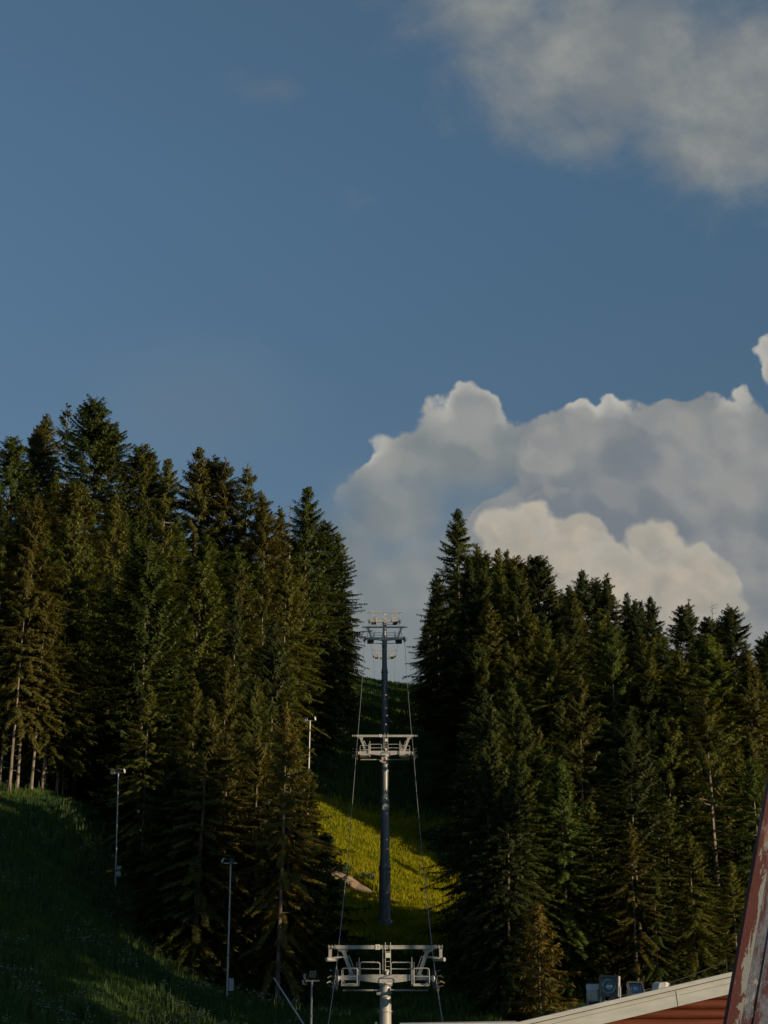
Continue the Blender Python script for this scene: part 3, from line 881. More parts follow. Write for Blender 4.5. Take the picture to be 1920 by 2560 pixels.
PROTO = {}
def proto(kind, seed, Ht, R, bark=M_BARK, r0=.24, stubs=6, stub=(.15, .8, 1.0), **kw):
    v, f, t, nr = spruce_crown(seed, Ht, R, **kw)
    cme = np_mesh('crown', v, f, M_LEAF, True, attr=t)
    cme.normals_split_custom_set_from_vertices(nr.tolist())
    PROTO.setdefault(kind, []).append((Ht, R, cme, trunk_mesh(seed, Ht, r0, bark, stubs, *stub)))
for i in range(5): proto('full', 11 + i, 26, 4.5 + .3 * (i % 3), base=.04, dens=.95 + .05 * i, droop=.34 + .05 * i, hang=.5 + .06 * i, prof=.72, ragged=.38, stubs=0)
for i in range(3): proto('slim', 31 + i, 26, 3.5 + .25 * i, base=.04, dens=1.05, droop=.5, hang=.8, prof=.66, ragged=.36, stubs=0)
for i in range(4): proto('ragged', 41 + i, 26, 4.0 + .3 * (i % 2), base=.16, dens=.85, droop=.5, hang=1.1, sparse=.28, prof=.62, ragged=.62, bark=M_PALEBARK, stubs=20, stub=(.06, .9, 1.5), bias=.15)
for i in range(3): proto('dense', 51 + i, 26, 4.6 + .2 * i, base=.06, dens=1.0, droop=.12 + .08 * i, hang=.3, prof=.48, top=.6, ragged=.34, width=.14, stubs=0)
proto('tallbare', 61, 26, 3.9, base=.38, dens=.9, droop=.45, hang=1.0, sparse=.15, prof=.6, ragged=.5, bark=M_PALEBARK, r0=.2, stubs=12, stub=(.10, .5, 1.1))
proto('tallbare', 62, 26, 3.6, base=.32, dens=.9, droop=.5, hang=1.0, sparse=.2, prof=.6, ragged=.5, bark=M_PALEBARK, r0=.2, stubs=12, stub=(.10, .5, 1.1))
for i in range(3): proto('bank', 71 + i, 27, 3.7 + .2 * i, base=.17 + .03 * i, dens=.95, droop=.48, hang=.95, sparse=.12, prof=.62, ragged=.45, bark=M_PALEBARK, r0=.15, stubs=10, stub=(.05, .2, .9))
proto('mast', 81, 30, 4.4, base=.62, dens=.9, droop=.3, hang=.6, prof=.5, ragged=.35, bark=M_PALEBARK, r0=.25, stubs=4)  # high crown shaped to shade the slope yet spare the near tower
proto('wispy', 63, 24, 2.6, base=.35, dens=.75, droop=.3, hang=.6, sparse=.62, prof=.6, ragged=.6, bark=M_PALEBARK, r0=.18, stubs=30, stub=(.3, .97, 1.3))
proto('pine', 64, 24, 4.6, base=.18, dens=.85, droop=.12, hang=.45, sparse=.22, prof=.42, top=.4, ragged=.5, bark=M_PALEBARK, r0=.34, stubs=36, stub=(.2, .85, 2.6))
proto('young', 65, 8, 2.3, base=.02, dens=1.3, droop=.25, hang=.6, prof=.8, ragged=.42, r0=.09, stubs=0, width=.09)
proto('young', 66, 8, 2.0, base=.02, dens=1.3, droop=.15, hang=.5, prof=.85, ragged=.4, r0=.09, stubs=0, width=.09)
def snag_mesh():
    r = random.Random(5); mb = MB(); Ht = 20
    mb.tube([(0, 0, -1), (.1, 0, 7), (0, .1, 14), (.05, 0, 20)], [.2, .16, .09, .02], 8)
    for k in range(60):
        z = r.uniform(7, 19.6); a = r.uniform(0, 6.28); L = (20.5 - z) * .16 + r.uniform(.2, .7)
        p = Vector((0, 0, z)); d = Vector((math.cos(a), math.sin(a), r.uniform(.0, .4)))
        mb.tube([p, p + d * L], [.03, .012], 4)
    o = mb.obj('trunk', M_PALEBARK, None, True); me = o.data; bpy.data.objects.remove(o); return me
SNAG = snag_mesh()

TINTS = {'dark': (.039, .056, .020), 'deep': (.060, .081, .022), 'olive': (.097, .110, .025), 'brown': (.102, .099, .027), 'green': (.074, .110, .026), 'bright': (.112, .150, .029), 'gold': (.140, .116, .029)}  # 'dark' is foliage colour, deepened further in place of shade
TREES = []   # dicts with x, y, base z, h, radius, kind, tint, tip px, tip py, label
def put(px, py, Y, kind, tint, label=None, h=None, hmax=42, wide=1.0, lean=0.0):
    p = at(px, py, Y); b = gz(p.x, Y)
    hh = h if h else p.z - b
    if hh < 3: return None
    t = dict(x=p.x, y=Y, b=b, h=min(hh, hmax), kind=kind, tint=tint, label=label, wide=wide, lean=lean)
    TREES.append(t); return t

# ---- trees placed by hand, some of them added to cast shade: (tip x, tip y, distance, kind, tint, label)
ORD = ['first', 'second', 'third', 'fourth', 'fifth', 'sixth', 'seventh', 'eighth', 'ninth', 'tenth', 'eleventh', 'twelfth', 'thirteenth', 'fourteenth', 'fifteenth', 'sixteenth', 'seventeenth', 'eighteenth', 'nineteenth']
def ordinal(n):
    if n <= 19: return ORD[n - 1]
    tens = {2: 'twenty', 3: 'thirty', 4: 'forty', 5: 'fifty', 6: 'sixty', 7: 'seventy', 8: 'eighty', 9: 'ninety'}
    a, b = divmod(n, 10)
    return (tens[a][:-1] + 'ieth') if b == 0 else tens[a] + '-' + ORD[b - 1]
HAND = [
 (38, 1098, 205, 'dense', 'green', 'blue-green fir with rounded top at the far left end of the skyline'),
 (100, 1065, 212, 'slim', 'brown', 'brownish spruce on the left skyline, just left of the wispy thin tree'),
 (124, 1034, 214, 'slim', 'brown', None),
 (181, 1008, 222, 'wispy', 'dark', 'thin see-through tree on the left skyline beside the tallest dark fir'),
 (231, 1000, 205, 'dense', 'deep', 'tallest dark fir on the left skyline, narrow knobbly tip'),
 (283, 1068, 207, 'dense', 'dark', 'broad dark fir on the skyline next right of the tallest fir'),
 (350, 1117, 210, 'dense', 'olive', None), (376, 1135, 222, 'slim', 'dark', None), (420, 1148, 215, 'full', 'olive', None),
 (492, 1125, 206, 'full', 'brown', 'tall brownish spruce with slim spire in the middle of the left skyline'),
 (534, 1150, 208, 'dense', 'dark', None), (569, 1146, 206, 'ragged', 'brown', 'tousled open-topped spruce on the left skyline with drooping limbs'),
 (620, 1162, 206, 'ragged', 'brown', 'scraggly spruce with long upturned side limbs on the left skyline'),
 (655, 1225, 205, 'ragged', 'brown', None), (668, 1250, 202, 'tallbare', 'brown', 'brown spruce with a bare pale trunk showing below the left skyline'),
 (702, 1276, 230, 'full', 'brown', None),
 (757, 1218, 208, 'full', 'deep', 'dark pointed spruce with a tufted tip on the left skyline before the clouds'),
 (812, 1308, 236, 'dense', 'dark', 'rounded dark fir right of the tufted spruce, at the left cloud edge'),
 (838, 1335, 250, 'full', 'deep', None), (852, 1400, 268, 'ragged', 'brown', 'tall spruce with drooping side sprays lining the left of the sky gap'),
 (862, 1490, 300, 'ragged', 'dark', 'last spruce on the left of the sky gap, hanging branches near the ridge'),
 (845, 1540, 325, 'full', 'dark', None), (872, 1570, 332, 'ragged', 'dark', None),
 (92, 1238, 133, 'bank', 'brown', 'tall brown sunlit spruce above the mossy bank on the left'),
 (48, 1270, 134, 'bank', 'brown', None), (186, 1262, 137, 'bank', 'olive', 'olive sunlit spruce beside the tall brown one above the mossy bank'),
 (8, 1320, 134, 'bank', 'olive', 'bare-stemmed olive spruce at the left frame edge above the mossy bank'),
 (60, 1430, 131, 'tallbare', 'brown', 'spruce with a long bare pale stem standing on the mossy bank'),
 (110, 1480, 132.5, 'tallbare', 'brown', None), (140, 1500, 134, 'bank', 'olive', None), (128, 1620, 133, 'tallbare', 'olive', None), (180, 1560, 138, 'bank', 'olive', None),
 (282, 1240, 172, 'full', 'olive', None), (275, 1405, 150, 'full', 'olive', None), (345, 1345, 165, 'full', 'green', None),
 (420, 1240, 178, 'ragged', 'olive', 'half-bare spruce with long drooping arms in the middle of the left hillside'),
 (498, 1408, 155, 'dense', 'olive', 'broad olive fir low in the middle of the left hillside'),
 (600, 1400, 165, 'full', 'brown', None), (668, 1420, 172, 'ragged', 'brown', None), (712, 1400, 192, 'full', 'olive', None), (800, 1470, 214, 'full', 'brown', None),
 (490, 1700, 128, 'full', 'olive', None), (560, 1640, 135, 'full', 'olive', None), (430, 1620, 138, 'full', 'deep', None), (640, 1690, 130, 'full', 'olive', None),
 (708, 1758, 116, 'ragged', 'gold', 'reddish-brown sunlit spruce at the meadow edge, left of the lift line'),
 (722, 1815, 121, 'slim', 'olive', 'green sunlit spruce overlapping the meadow edge behind the reddish-brown one'),
 (815, 2085, 128, 'young', 'deep', 'small dark spruce at the lower left corner of the sunlit meadow'),
 (1145, 1278, 238, 'full', 'deep', 'tallest spruce on the right side, sharp spire before the grey cloud'),
 (1094, 1432, 252, 'full', 'dark', 'dark spruce at the left edge of the right-hand forest beside the sky gap'),
 (1075, 1500, 272, 'slim', 'dark', None), (1066, 1560, 296, 'full', 'dark', None), (1070, 1640, 312, 'full', 'dark', None),
 (1192, 1362, 232, 'slim', 'brown', None), (1213, 1382, 226, 'dense', 'brown', 'brownish blunt-topped tree right of the tallest right-hand spruce'),
 (1252, 1376, 225, 'slim', 'olive', None), (1262, 1378, 228, 'slim', 'dark', None), (1284, 1394, 222, 'dense', 'brown', 'rust-tinged tree with flattened top on the right skyline'),
 (1340, 1394, 222, 'dense', 'dark', None), (1322, 1410, 226, 'dense', 'dark', None), (1377, 1405, 224, 'wispy', 'olive', 'thin-branched spruce seen against the cream cloud'),
 (1417, 1462, 228, 'full', 'dark', None), (1454, 1424, 215, 'full', 'dark', 'sharp dark spire on the right skyline in front of the brightest cloud'),
 (1484, 1452, 218, 'dense', 'dark', None), (1520, 1440, 215, 'full', 'dark', 'even cone-shaped dark spruce near the middle of the right skyline'),
 (1565, 1484, 216, 'slim', 'dark', None), (1588, 1498, 214, 'full', 'dark', None), (1606, 1505, 220, 'slim', 'dark', None),
 (1632, 1490, 208, 'full', 'dark', 'airy spruce with light showing through, right of the skyline middle'),
 (1703, 1518, 202, 'dense', 'dark', None), (1727, 1496, 206, 'wispy', 'deep', 'thin crooked spruce topping a rounded fir on the right skyline'),
 (1762, 1546, 204, 'dense', 'dark', None), (1774, 1506, 214, 'snag', 'dark', 'bare grey dead tree on the right skyline'),
 (1830, 1520, 200, 'dense', 'dark', 'layered dark fir with rounded top, last big crown on the right skyline'),
 (1796, 1555, 206, 'dense', 'dark', None), (1893, 1598, 196, 'full', 'dark', None), (1918, 1585, 190, 'dense', 'dark', None),
 (1210, 1640, 180, 'full', 'olive', None), (1180, 1545, 200, 'dense', 'bright', 'bright green leafy crown below the tallest right-hand spruce'),
 (1290, 1640, 178, 'ragged', 'brown', 'brown spruce with a pale trunk streak in the right-hand forest'),
 (1240, 1560, 195, 'full', 'green', None), (1395, 1590, 178, 'dense', 'deep', 'wide dark fir in the middle of the right-hand forest'),
 (1440, 1690, 130, 'tallbare', 'brown', 'broken brown spruce with a straight bare white trunk'),
 (1530, 1570, 172, 'dense', 'deep', 'large dark layered fir below the right skyline'),
 (1490, 1770, 140, 'full', 'olive', None), (1560, 1850, 132, 'full', 'bright', 'yellow-green sunlit fir right of the bare white trunk'),
 (1770, 1742, 126, 'pine', 'olive', 'large pine with flat top and pale broken trunk at the right'),
 (1860, 1710, 142, 'slim', 'olive', None), (1893, 1890, 122, 'full', 'deep', None), (1840, 1870, 128, 'full', 'olive', None),
 (1268, 2110, 110, 'tallbare', 'olive', 'spruce with a long bare lower trunk left of the small golden spruce'),
 (1288, 2100, 116, 'slim', 'olive', None),
 (1345, 2264, 101, 'young', 'gold', 'small golden sunlit spruce above the white eaves'),
 (1578, 2055, 106, 'ragged', 'gold', 'rust-brown spruce with a bare white stem behind the roof lamps'),
 (1420, 1800, 138, 'full', 'olive', None), (1560, 1800, 131, 'full', 'olive', None), (1655, 1795, 127, 'dense', 'olive', None), (1215, 2190, 107, 'slim', 'dark', None), (1245, 2140, 106, 'full', 'dark', None), (1180, 2230, 111, 'full', 'dark', None),  # added to shade the second tower's pole and ground by the first
 (766, 1925, 146, 'slim', 'olive', 'slim spruce hiding the foot of the sunlit lamp mast'), (742, 1960, 135, 'full', 'olive', 'low olive spruce beside the foot of the sunlit lamp mast'), (1510, 1962, 154, 'slim', 'deep', 'slim spruce added behind the front rows to streak the sunlit meadow with shade'), (716, 1256, 216, 'snag', 'dark', 'bare dead tree tip left of the tufted spruce on the left skyline'), (1236, 1850, 142, 'slim', 'deep', 'slim deep green spruce added right of the sunlit meadow to shade the tower foot'), (1172, 1395, 203, 'slim', 'dark', None), (1212, 1400, 199, 'full', 'deep', None), (1256, 1402, 195, 'slim', 'olive', None), (1300, 1420, 192, 'full', 'deep', None),  # streak spruce, meadow-side slim spruce and last four added to cast shade
 (1185, 1790, 121, 'full', 'dark', None), (1215, 1720, 117, 'full', 'dark', None), (1200, 1850, 110, 'slim', 'dark', None), (1240, 1760, 112, 'full', 'deep', None), (1275, 1700, 121, 'full', 'deep', None), (1230, 1900, 104, 'slim', 'dark', None), (1310, 1760, 114, 'full', 'deep', None), (1300, 1880, 108, 'slim', 'deep', None), (1260, 1960, 103, 'slim', 'dark', None),
 (1400, 1935, 126, 'full', 'olive', 'broad sunlit olive spruce above the small golden spruce'),
 (1312, 1900, 134, 'full', 'olive', None), (1480, 2000, 118, 'full', 'olive', None), (1660, 1990, 116, 'full', 'olive', None), (1720, 2080, 110, 'full', 'olive', None),
 (1380, 2130, 114, 'full', 'deep', None), (1630, 2170, 106, 'full', 'deep', None), (1830, 2150, 104, 'full', 'olive', None), (1240, 1890, 150, 'full', 'deep', None), (1190, 1850, 172, 'full', 'dark', None),
]
for px, py, Y, kind, tint, lab in HAND:
    t = put(px, py, Y, kind, tint, lab)
    if t and kind == 'young' : t['wide'] = 1.1

SKY_L = [(-60, 1150), (0, 1130), (40, 1105), (100, 1075), (170, 1060), (230, 1040), (290, 1090), (350, 1130), (420, 1165), (490, 1150), (570, 1165), (620, 1190), (690, 1290), (760, 1260), (830, 1350), (880, 1470), (900, 1600)]
SKY_R = [(1040, 1560), (1070, 1500), (1095, 1440), (1140, 1360), (1190, 1390), (1250, 1400), (1340, 1410), (1400, 1460), (1520, 1470), (1600, 1520), (1700, 1540), (1800, 1570), (1900, 1610), (2050, 1640)]
EDGE_L = [(110, 722), (130, 735), (150, 690), (172, 680), (182, 760), (200, 775), (230, 800), (260, 818), (300, 838), (345, 860)]
EDGE_R = [(105, 1215), (125, 1205), (150, 1200), (172, 1195), (190, 1150), (215, 1118), (240, 1090), (270, 1078), (300, 1072), (345, 1070)]
FRONT_L = [(-200, 131), (0, 132), (200, 135), (300, 129), (380, 122), (450, 116), (560, 111), (640, 111), (700, 113), (800, 115)]
FRONT_R = [(1100, 112), (1300, 108), (1500, 106), (1900, 108), (2200, 108)]
ip = lambda v, tab: float(np.interp(v, [a for a, _ in tab], [b for _, b in tab]))

# places that the sun reaches in the photograph: nothing may stand in these lines
LIT = [hit(a, b) + Vector((0, 0, .4)) for a, b in ((800, 2105), (830, 2130), (880, 2160), (900, 2190), (930, 2220), (1000, 2185), (1000, 2230), (1050, 2250), (1060, 2220), (1100, 2270), (1130, 2290), (1130, 2250))]
LIT += [hit(a, b) + Vector((0, 0, .6)) for a in range(800, 1150, 35) for b in range(2050, 2310, 20) if 2085 + (a - 790) * .30 < b < min(2165 + (a - 800) * .6, 2240 + (a - 925) * .26)]
LIT += [at(1345, y, 101) for y in (2290, 2360, 2430, 2480)] + [at(1578, y, 107) for y in (2090, 2180, 2280)] + [at(1400, y, 126) for y in (1960, 2050)]
LIT += [Vector((.1, 88, z)) for z in (-3.0, -2, -1, 0, 1)] + [Vector((x, 88, 1.7)) for x in (-3, 3)]
LIT += [at(a, b, 148) for a, b in ((900, 1842), (960, 1842), (1030, 1842), (1000, 1893), (970, 1935), (900, 1893))]
LITS = np.array([tuple(p) for p in LIT])
def radius_at(t, z):
    """rough crown radius of a tree at height z"""
    Ht, R = PROTO[t['kind']][0][:2] if t['kind'] in PROTO else (20, .3)
    k = (t['b'] + t['h'] - z) / t['h']
    if k < 0: return 0
    if t['kind'] == 'tallbare' and k > .64: return .5
    if t['kind'] == 'mast' and k > .46: return .4
    sc = t['h'] / Ht; sc *= 1.0 if sc > .75 else min(1.35, (.75 / sc) ** .5)
    return max(.25, R * t['wide'] * sc * min(1, k / .62) ** .8) * (.9 if k < .95 else .3)
def blocks(t):
    d = np.array([SUN.x, SUN.y]); c = math.cos(SUN_EL)
    out = 0
    for p in LITS:
        q = np.array([t['x'] - p[0], t['y'] - p[1]])
        s = q @ d / (c * c)
        if s < 3.0: continue
        off = abs(q[0] * d[1] - q[1] * d[0]) / c
        z = p[2] + s * SUN.z
        if t['b'] < z < t['b'] + t['h'] and off < radius_at(t, z) * 1.3: out += 1
    return out
def room(x, y, mind):
    return all((t['x'] - x) ** 2 + (t['y'] - y) ** 2 > mind ** 2 for t in TREES)
def fill(n, side, seed, ylo, yhi, mind, pxr, tries=6000, low=None):
    r = random.Random(seed); got = 0
    for _ in range(tries):
        if got >= n: break
        px = r.uniform(*pxr)
        Y = math.sqrt(r.uniform(ylo ** 2, yhi ** 2))
        edge, front, sky = (EDGE_L, FRONT_L, SKY_L) if side < 0 else (EDGE_R, FRONT_R, SKY_R)
        e = ip(Y, edge)
        if (px > e - 25 if side < 0 else px < e + 25): continue
        if Y < ip(px, front): continue
        x, y = at(px, 2000, Y).x, Y
        if not room(x, y, mind): continue
        kind = r.choice(['full'] * 5 + ['slim'] * 3 + ['dense'] * 2 + ['ragged'] * 2 + ['tallbare'])
        h = r.uniform(14, 27)
        if side > 0 and Y < 135: h = r.uniform(9, 19)
        if side < 0 and Y < 130 and px > 280: h = r.uniform(12, 20)
        b = gz(x, y)
        top_lim = at(px, ip(px, sky) + r.uniform(10, 120), Y).z - b
        h = min(h, top_lim)
        if h < 8: continue
        tint = r.choice(['olive'] * 5 + ['brown'] * 3 + ['deep'] * 3 + ['dark'] * 2 + ['green'] * 2 + (['bright'] if Y < 180 else []))
        t = dict(x=x, y=y, b=b, h=h, kind=kind, tint=tint, label=None, wide=r.uniform(.95, 1.42), lean=r.choice([0, 0, 0, .05]))
        if blocks(t): continue
        TREES.append(t); got += 1
    return got
for t in list(TREES):
    n = blocks(t)
    if n: print('shades lit ground:', n, t['kind'], [round(v) for v in proj(t['x'], t['y'], t['b'] + t['h'])], t['label'])
    if t['label'] is None and n: TREES.remove(t)
nA = fill(76, -1, 1, 116, 205, 3.5, (-70, 800))
nB = fill(14, -1, 2, 205, 330, 4.0, (560, 860))
nC = fill(78, 1, 3, 106, 205, 3.5, (1160, 1990))
nD = fill(34, 1, 4, 205, 342, 3.6, (1070, 1330))
nD += fill(18, 1, 5, 268, 338, 4.0, (1180, 1650))  # rows behind the skyline added to shade the ridge crest
def shade_screen():
    """unseen trees added beyond the right edge to shade the lower left slope"""
    r = random.Random(9); got = 0
    ca, sa = math.sin(SUN_AZ), math.cos(SUN_AZ)
    for _ in range(4000):
        if got >= 60: break
        x, y = r.uniform(26, 52), r.uniform(40, 96)
        c = x * sa + y * ca
        if not 54 < c < 91 or proj(x, y, 32)[0] < 1925 + 5.2 / y * F or not room(x, y, 3.0): continue
        t = dict(x=x, y=y, b=gz(x, y), h=r.uniform(31, 36), kind='mast' if 64 < c and not 79 < c < 84.5 else r.choice(['full', 'dense', 'slim']), tint='deep', label='spruce', wide=1.15, lean=0)
        if blocks(t): continue
        t['label'] = 'deep green spruce added outside the right frame edge for shade, %s of the row' % ordinal(got + 1)
        TREES.append(t); got += 1
    return got
nE = shade_screen()  # adds the unseen shading trees
print('trees', len(TREES), nA, nB, nC, nD, nE)

KINDW = {'full': 'spruce', 'slim': 'slim spruce', 'dense': 'fir', 'ragged': 'ragged spruce', 'tallbare': 'bare-stemmed spruce', 'wispy': 'thin spruce', 'bank': 'bare-footed spruce', 'mast': 'tall-stemmed spruce', 'pine': 'pine', 'young': 'young spruce', 'snag': 'dead tree'}
TINTW = {'dark': 'dark green', 'deep': 'deep green', 'olive': 'olive green', 'brown': 'brownish', 'green': 'mid green', 'bright': 'yellow-green', 'gold': 'golden'}
def name_trees():
    bands = {}
    for t in TREES:
        t['tip'] = proj(t['x'], t['y'], t['b'] + t['h'])
        px, py = t['tip']
        side = 'left' if px < 960 else 'right'
        d = py - ip(px, SKY_L if side == 'left' else SKY_R)
        if t['kind'] == 'snag': pass
        k = 0 if d < 70 else 1 if d < 220 else 2 if d < 400 else 3
        t['side'] = side
        bands.setdefault((side, k), []).append(t)
    where = {0: 'on the %s skyline', 1: 'under the %s skyline', 2: 'in mid %s forest', 3: 'low in the %s forest'}
    for (side, k), ts in bands.items():
        ts.sort(key=lambda t: t['tip'][0])
        for i, t in enumerate(ts):
            if not t['label']:
                t['label'] = '%s %s, %s tip from the left %s' % (TINTW[t['tint']], KINDW[t['kind']], ordinal(i + 1), where[k] % side)
name_trees()
def plant_trees():
    r = random.Random(3)
    for t in TREES:
        name = {'dense': 'fir_tree', 'pine': 'pine_tree', 'snag': 'dead_tree'}.get(t['kind'], 'spruce_tree')
        e = empty(name, (t['x'], t['y'], t['b']), t['label'], 'tree', 'conifers of the %s forest' % t['side'], (r.uniform(-.02, .02) + t['lean'], r.uniform(-.02, .02) - t['lean'] * .6, r.uniform(0, 6.28)))
        if t['kind'] == 'snag':
            o = bpy.data.objects.new('trunk', SNAG); COL.objects.link(o); o.parent = e
            e.scale = (t['h'] / 20,) * 3; continue
        Ht, R, cm, tm = r.choice(PROTO[t['kind']])
        s = t['h'] / Ht
        w = s * t['wide'] * (1.0 if s > .75 else min(1.35, (.75 / s) ** .5))
        e.scale = (w, w, s)
        c = bpy.data.objects.new('crown', cm); COL.objects.link(c); c.parent = e
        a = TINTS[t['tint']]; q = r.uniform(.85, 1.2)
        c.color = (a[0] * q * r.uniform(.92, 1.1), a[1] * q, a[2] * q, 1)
        o = bpy.data.objects.new('trunk', tm); COL.objects.link(o); o.parent = e
plant_trees()

# ------------------------------------------------------------------ grass, herbs, shrubs
def blades(n, region, hlo, hhi, wid, seed, lean=.35, flower=0.0):
    """n tufts of blades over region(rs, n) -> x, y arrays"""
    r = np.random.RandomState(seed)
    x, y = region(r, n)
    n = len(x)
    z = ground_z(x, y) - .05
    V, T = [], []
    for k in range(3):
        a = r.uniform(0, 6.28, n); h = r.uniform(hlo, hhi, n); w = wid * r.uniform(.7, 1.3, n)
        ox, oy = r.normal(0, .12, n), r.normal(0, .12, n)
        dx, dy = np.cos(a), np.sin(a); l = lean * r.rand(n) * h
        b = r.uniform(0, 6.28, n)
        p = np.stack([x + ox, y + oy, z], -1)
        side = np.stack([dx, dy, 0 * dx], -1) * w[:, None]
        tip = p + np.stack([np.cos(b) * l, np.sin(b) * l, h], -1)
        mid = p * .45 + tip * .55 + np.stack([0 * h, 0 * h, h * .08], -1)
        q = np.stack([p - side * .5, p + side * .5, mid + side * .4, tip], 1)
        V.append(q.reshape(-1, 3)); T.append(np.repeat(r.rand(n) * .84, 4))
    if flower > 0:
        m = int(n * flower); idx = r.choice(n, m, replace=False)
        for k in range(5):
            c = np.stack([x[idx] + r.normal(0, .16, m), y[idx] + r.normal(0, .16, m), z[idx] + hhi * r.uniform(.85, 1.15, m)], -1)
            s = r.uniform(.03, .07, m)[:, None]
            u = np.array([1, 0, .25]) * s; v = np.array([0, .8, .5]) * s
            V.append(np.stack([c - u, c + v * .7, c + u, c - v * .7], 1).reshape(-1, 3)); T.append(np.full(m * 4, .95))
    V = np.concatenate(V); T = np.concatenate(T)
    return V, np.arange(len(V)).reshape(-1, 4), T
def off_path(x, y):
    k = np.ones(len(x), bool)
    for px, py, w in PATH: k &= ((x - px) ** 2 + (y - py) ** 2 > (w * 1.05) ** 2) & ((x - px) ** 2 + (y - py + 1.6) ** 2 > (w * 1.1) ** 2)
    return k
def meadow(r, n):
    Y = r.uniform(143, 182, n) + r.normal(0, 2.0, n); px = r.uniform(760, 1190, n)
    x = (px - 960) / F * Y * 1.02
    k = off_path(x, Y); return x[k], Y[k]
def link_stuff(name, data, m, label):
    o = bpy.data.objects.new(name, np_mesh(name, *data[:2], m, attr=data[2])); COL.objects.link(o)
    o['kind'] = 'stuff'; o['label'] = label
    return o
link_stuff('sunlit_meadow_grass', blades(60000, meadow, .45, .95, .13, 1), M_GRASS_LIT, 'tall sunlit-toned yellow-green grass on the ski run between the forests')
def upper(r, n):
    Y = r.uniform(172, 345, n); px = r.uniform(780, 1110, n)
    return (px - 960) / F * Y * 1.03, Y
link_stuff('run_grass', blades(24000, upper, .4, .9, .16, 2), M_GRASS_SHADE, 'shade-coloured grass up the ski run to the ridge')
def leftslope(r, n):
    Y = r.uniform(78, 134, n); px = r.uniform(-60, 760, n)
    x = (px - 960) / F * Y * 1.02
    fr = np.interp(px, [a for a, _ in FRONT_L], [b for _, b in FRONT_L])
    k = Y < fr + 4
    return x[k], Y[k]
link_stuff('shaded_slope_grass', blades(70000, leftslope, .18, .52, .06, 3), M_GRASS_SHADE, 'long grass on the shaded slope at the lower left')
def herbpatch(r, n):
    x, y = leftslope(r, n)
    f = np.sin(x * .55 + 2 * np.sin(y * .21)) + np.sin(y * .42 + 1.4 * np.sin(x * .33)) + .6 * np.sin(x * 1.3 + y)
    k = f + .9 * r.normal(0, 1, len(x)) > 1.0
    return x[k], y[k]
link_stuff('flowering_herbs', blades(17000, herbpatch, .5, 1.1, .17, 4, flower=.13), M_HERB, 'pale flowering tall herbs in patches on the lower left slope')
def front_mid(r, n):
    Y = r.uniform(95, 142, n); px = r.uniform(700, 1250, n)
    return (px - 960) / F * Y, Y
link_stuff('valley_grass', blades(14000, front_mid, .3, .7, .09, 6), M_GRASS_SHADE, 'dark grass around the foot of the lift line')

def bush_mesh(seed, R, Hb, n, leaf, flower):
    r = np.random.RandomState(seed)
    d = r.normal(0, 1, (n, 3)); d /= np.linalg.norm(d, axis=1, keepdims=True)
    rad = r.uniform(.55, 1.05, n)[:, None]
    lump = 1 + .25 * np.sin(d[:, :1] * 5 + seed) * np.sin(d[:, 1:2] * 6 + 1)
    c = d * rad * lump * np.array([R, R, Hb * .55]) + np.array([0, 0, Hb * .5])
    c[:, 2] = np.maximum(c[:, 2], .05)
    a = r.normal(0, 1, (n, 3)); a /= np.linalg.norm(a, axis=1, keepdims=True)
    b = np.cross(a, r.normal(0, 1, (n, 3))); b /= np.linalg.norm(b, axis=1, keepdims=True)
    s = leaf * r.uniform(.6, 1.4, n)[:, None]
    q = np.stack([c - a * s, c + b * s * .5, c + a * s, c - b * s * .5], 1).reshape(-1, 3)
    t = r.rand(n) * .8
    top = (d[:, 2] > .1) & (r.rand(n) < flower)
    t[top] = .95
    return np_mesh('foliage', q, np.arange(n * 4).reshape(-1, 4), M_HERB, attr=np.repeat(t, 4))
BUSH = [bush_mesh(i, 1.3, 1.5, 1500, .13, .10 if i < 2 else 0) for i in range(4)]
BUSH_AT = [(1108, 2120, 1.3, 0, 'pale-flowered'), (1128, 2135, 1.5, 1, 'pale-flowered'), (1090, 2105, 1.0, 2, 'grey-green'), (1065, 2112, .8, 3, 'grey-green'), (1142, 2160, 1.2, 0, 'pale-flowered'), (1118, 2165, .9, 1, 'pale-flowered'),
           (1085, 2140, .8, 0, 'pale-flowered'), (1150, 2190, 1.0, 2, 'grey-green'), (810, 2120, .8, 2, 'grey-green'), (915, 2212, .7, 1, 'pale-flowered'), (862, 2185, .6, 3, 'grey-green'), (800, 2170, .9, 3, 'grey-green'),
           (775, 1985, 1.5, 2, 'grey-green'), (800, 1940, 1.2, 3, 'grey-green'), (1090, 2010, 1.4, 3, 'grey-green'), (1060, 1990, 1.0, 2, 'grey-green')]
for i, (px, py, s, k, w) in enumerate(BUSH_AT):
    p = hit(px, py)
    where = 'on the right rim of the sunlit meadow' if px > 1000 and py > 2050 else 'beside the sandy track' if px < 1000 and py > 2050 else 'on the shaded upper run'
    e = empty('shrub', p, '%s low shrub, %s one from the left %s' % (w, ordinal(1 + sum(1 for q in BUSH_AT if q[0] < px and ((q[0] > 1000) == (px > 1000)) and ((q[1] > 2050) == (py > 2050)))), where), 'shrub', 'low shrubs by the ski run', (0, 0, i), s)
    o = bpy.data.objects.new('foliage', BUSH[k]); COL.objects.link(o); o.parent = e
    mb = MB()
    for q in range(5): mb.tube([(0, 0, -.2), (math.cos(q * 1.3) * .5, math.sin(q * 1.3) * .5, .9)], [.03, .012], 5)
    mb.obj('stems', M_BARK, e)

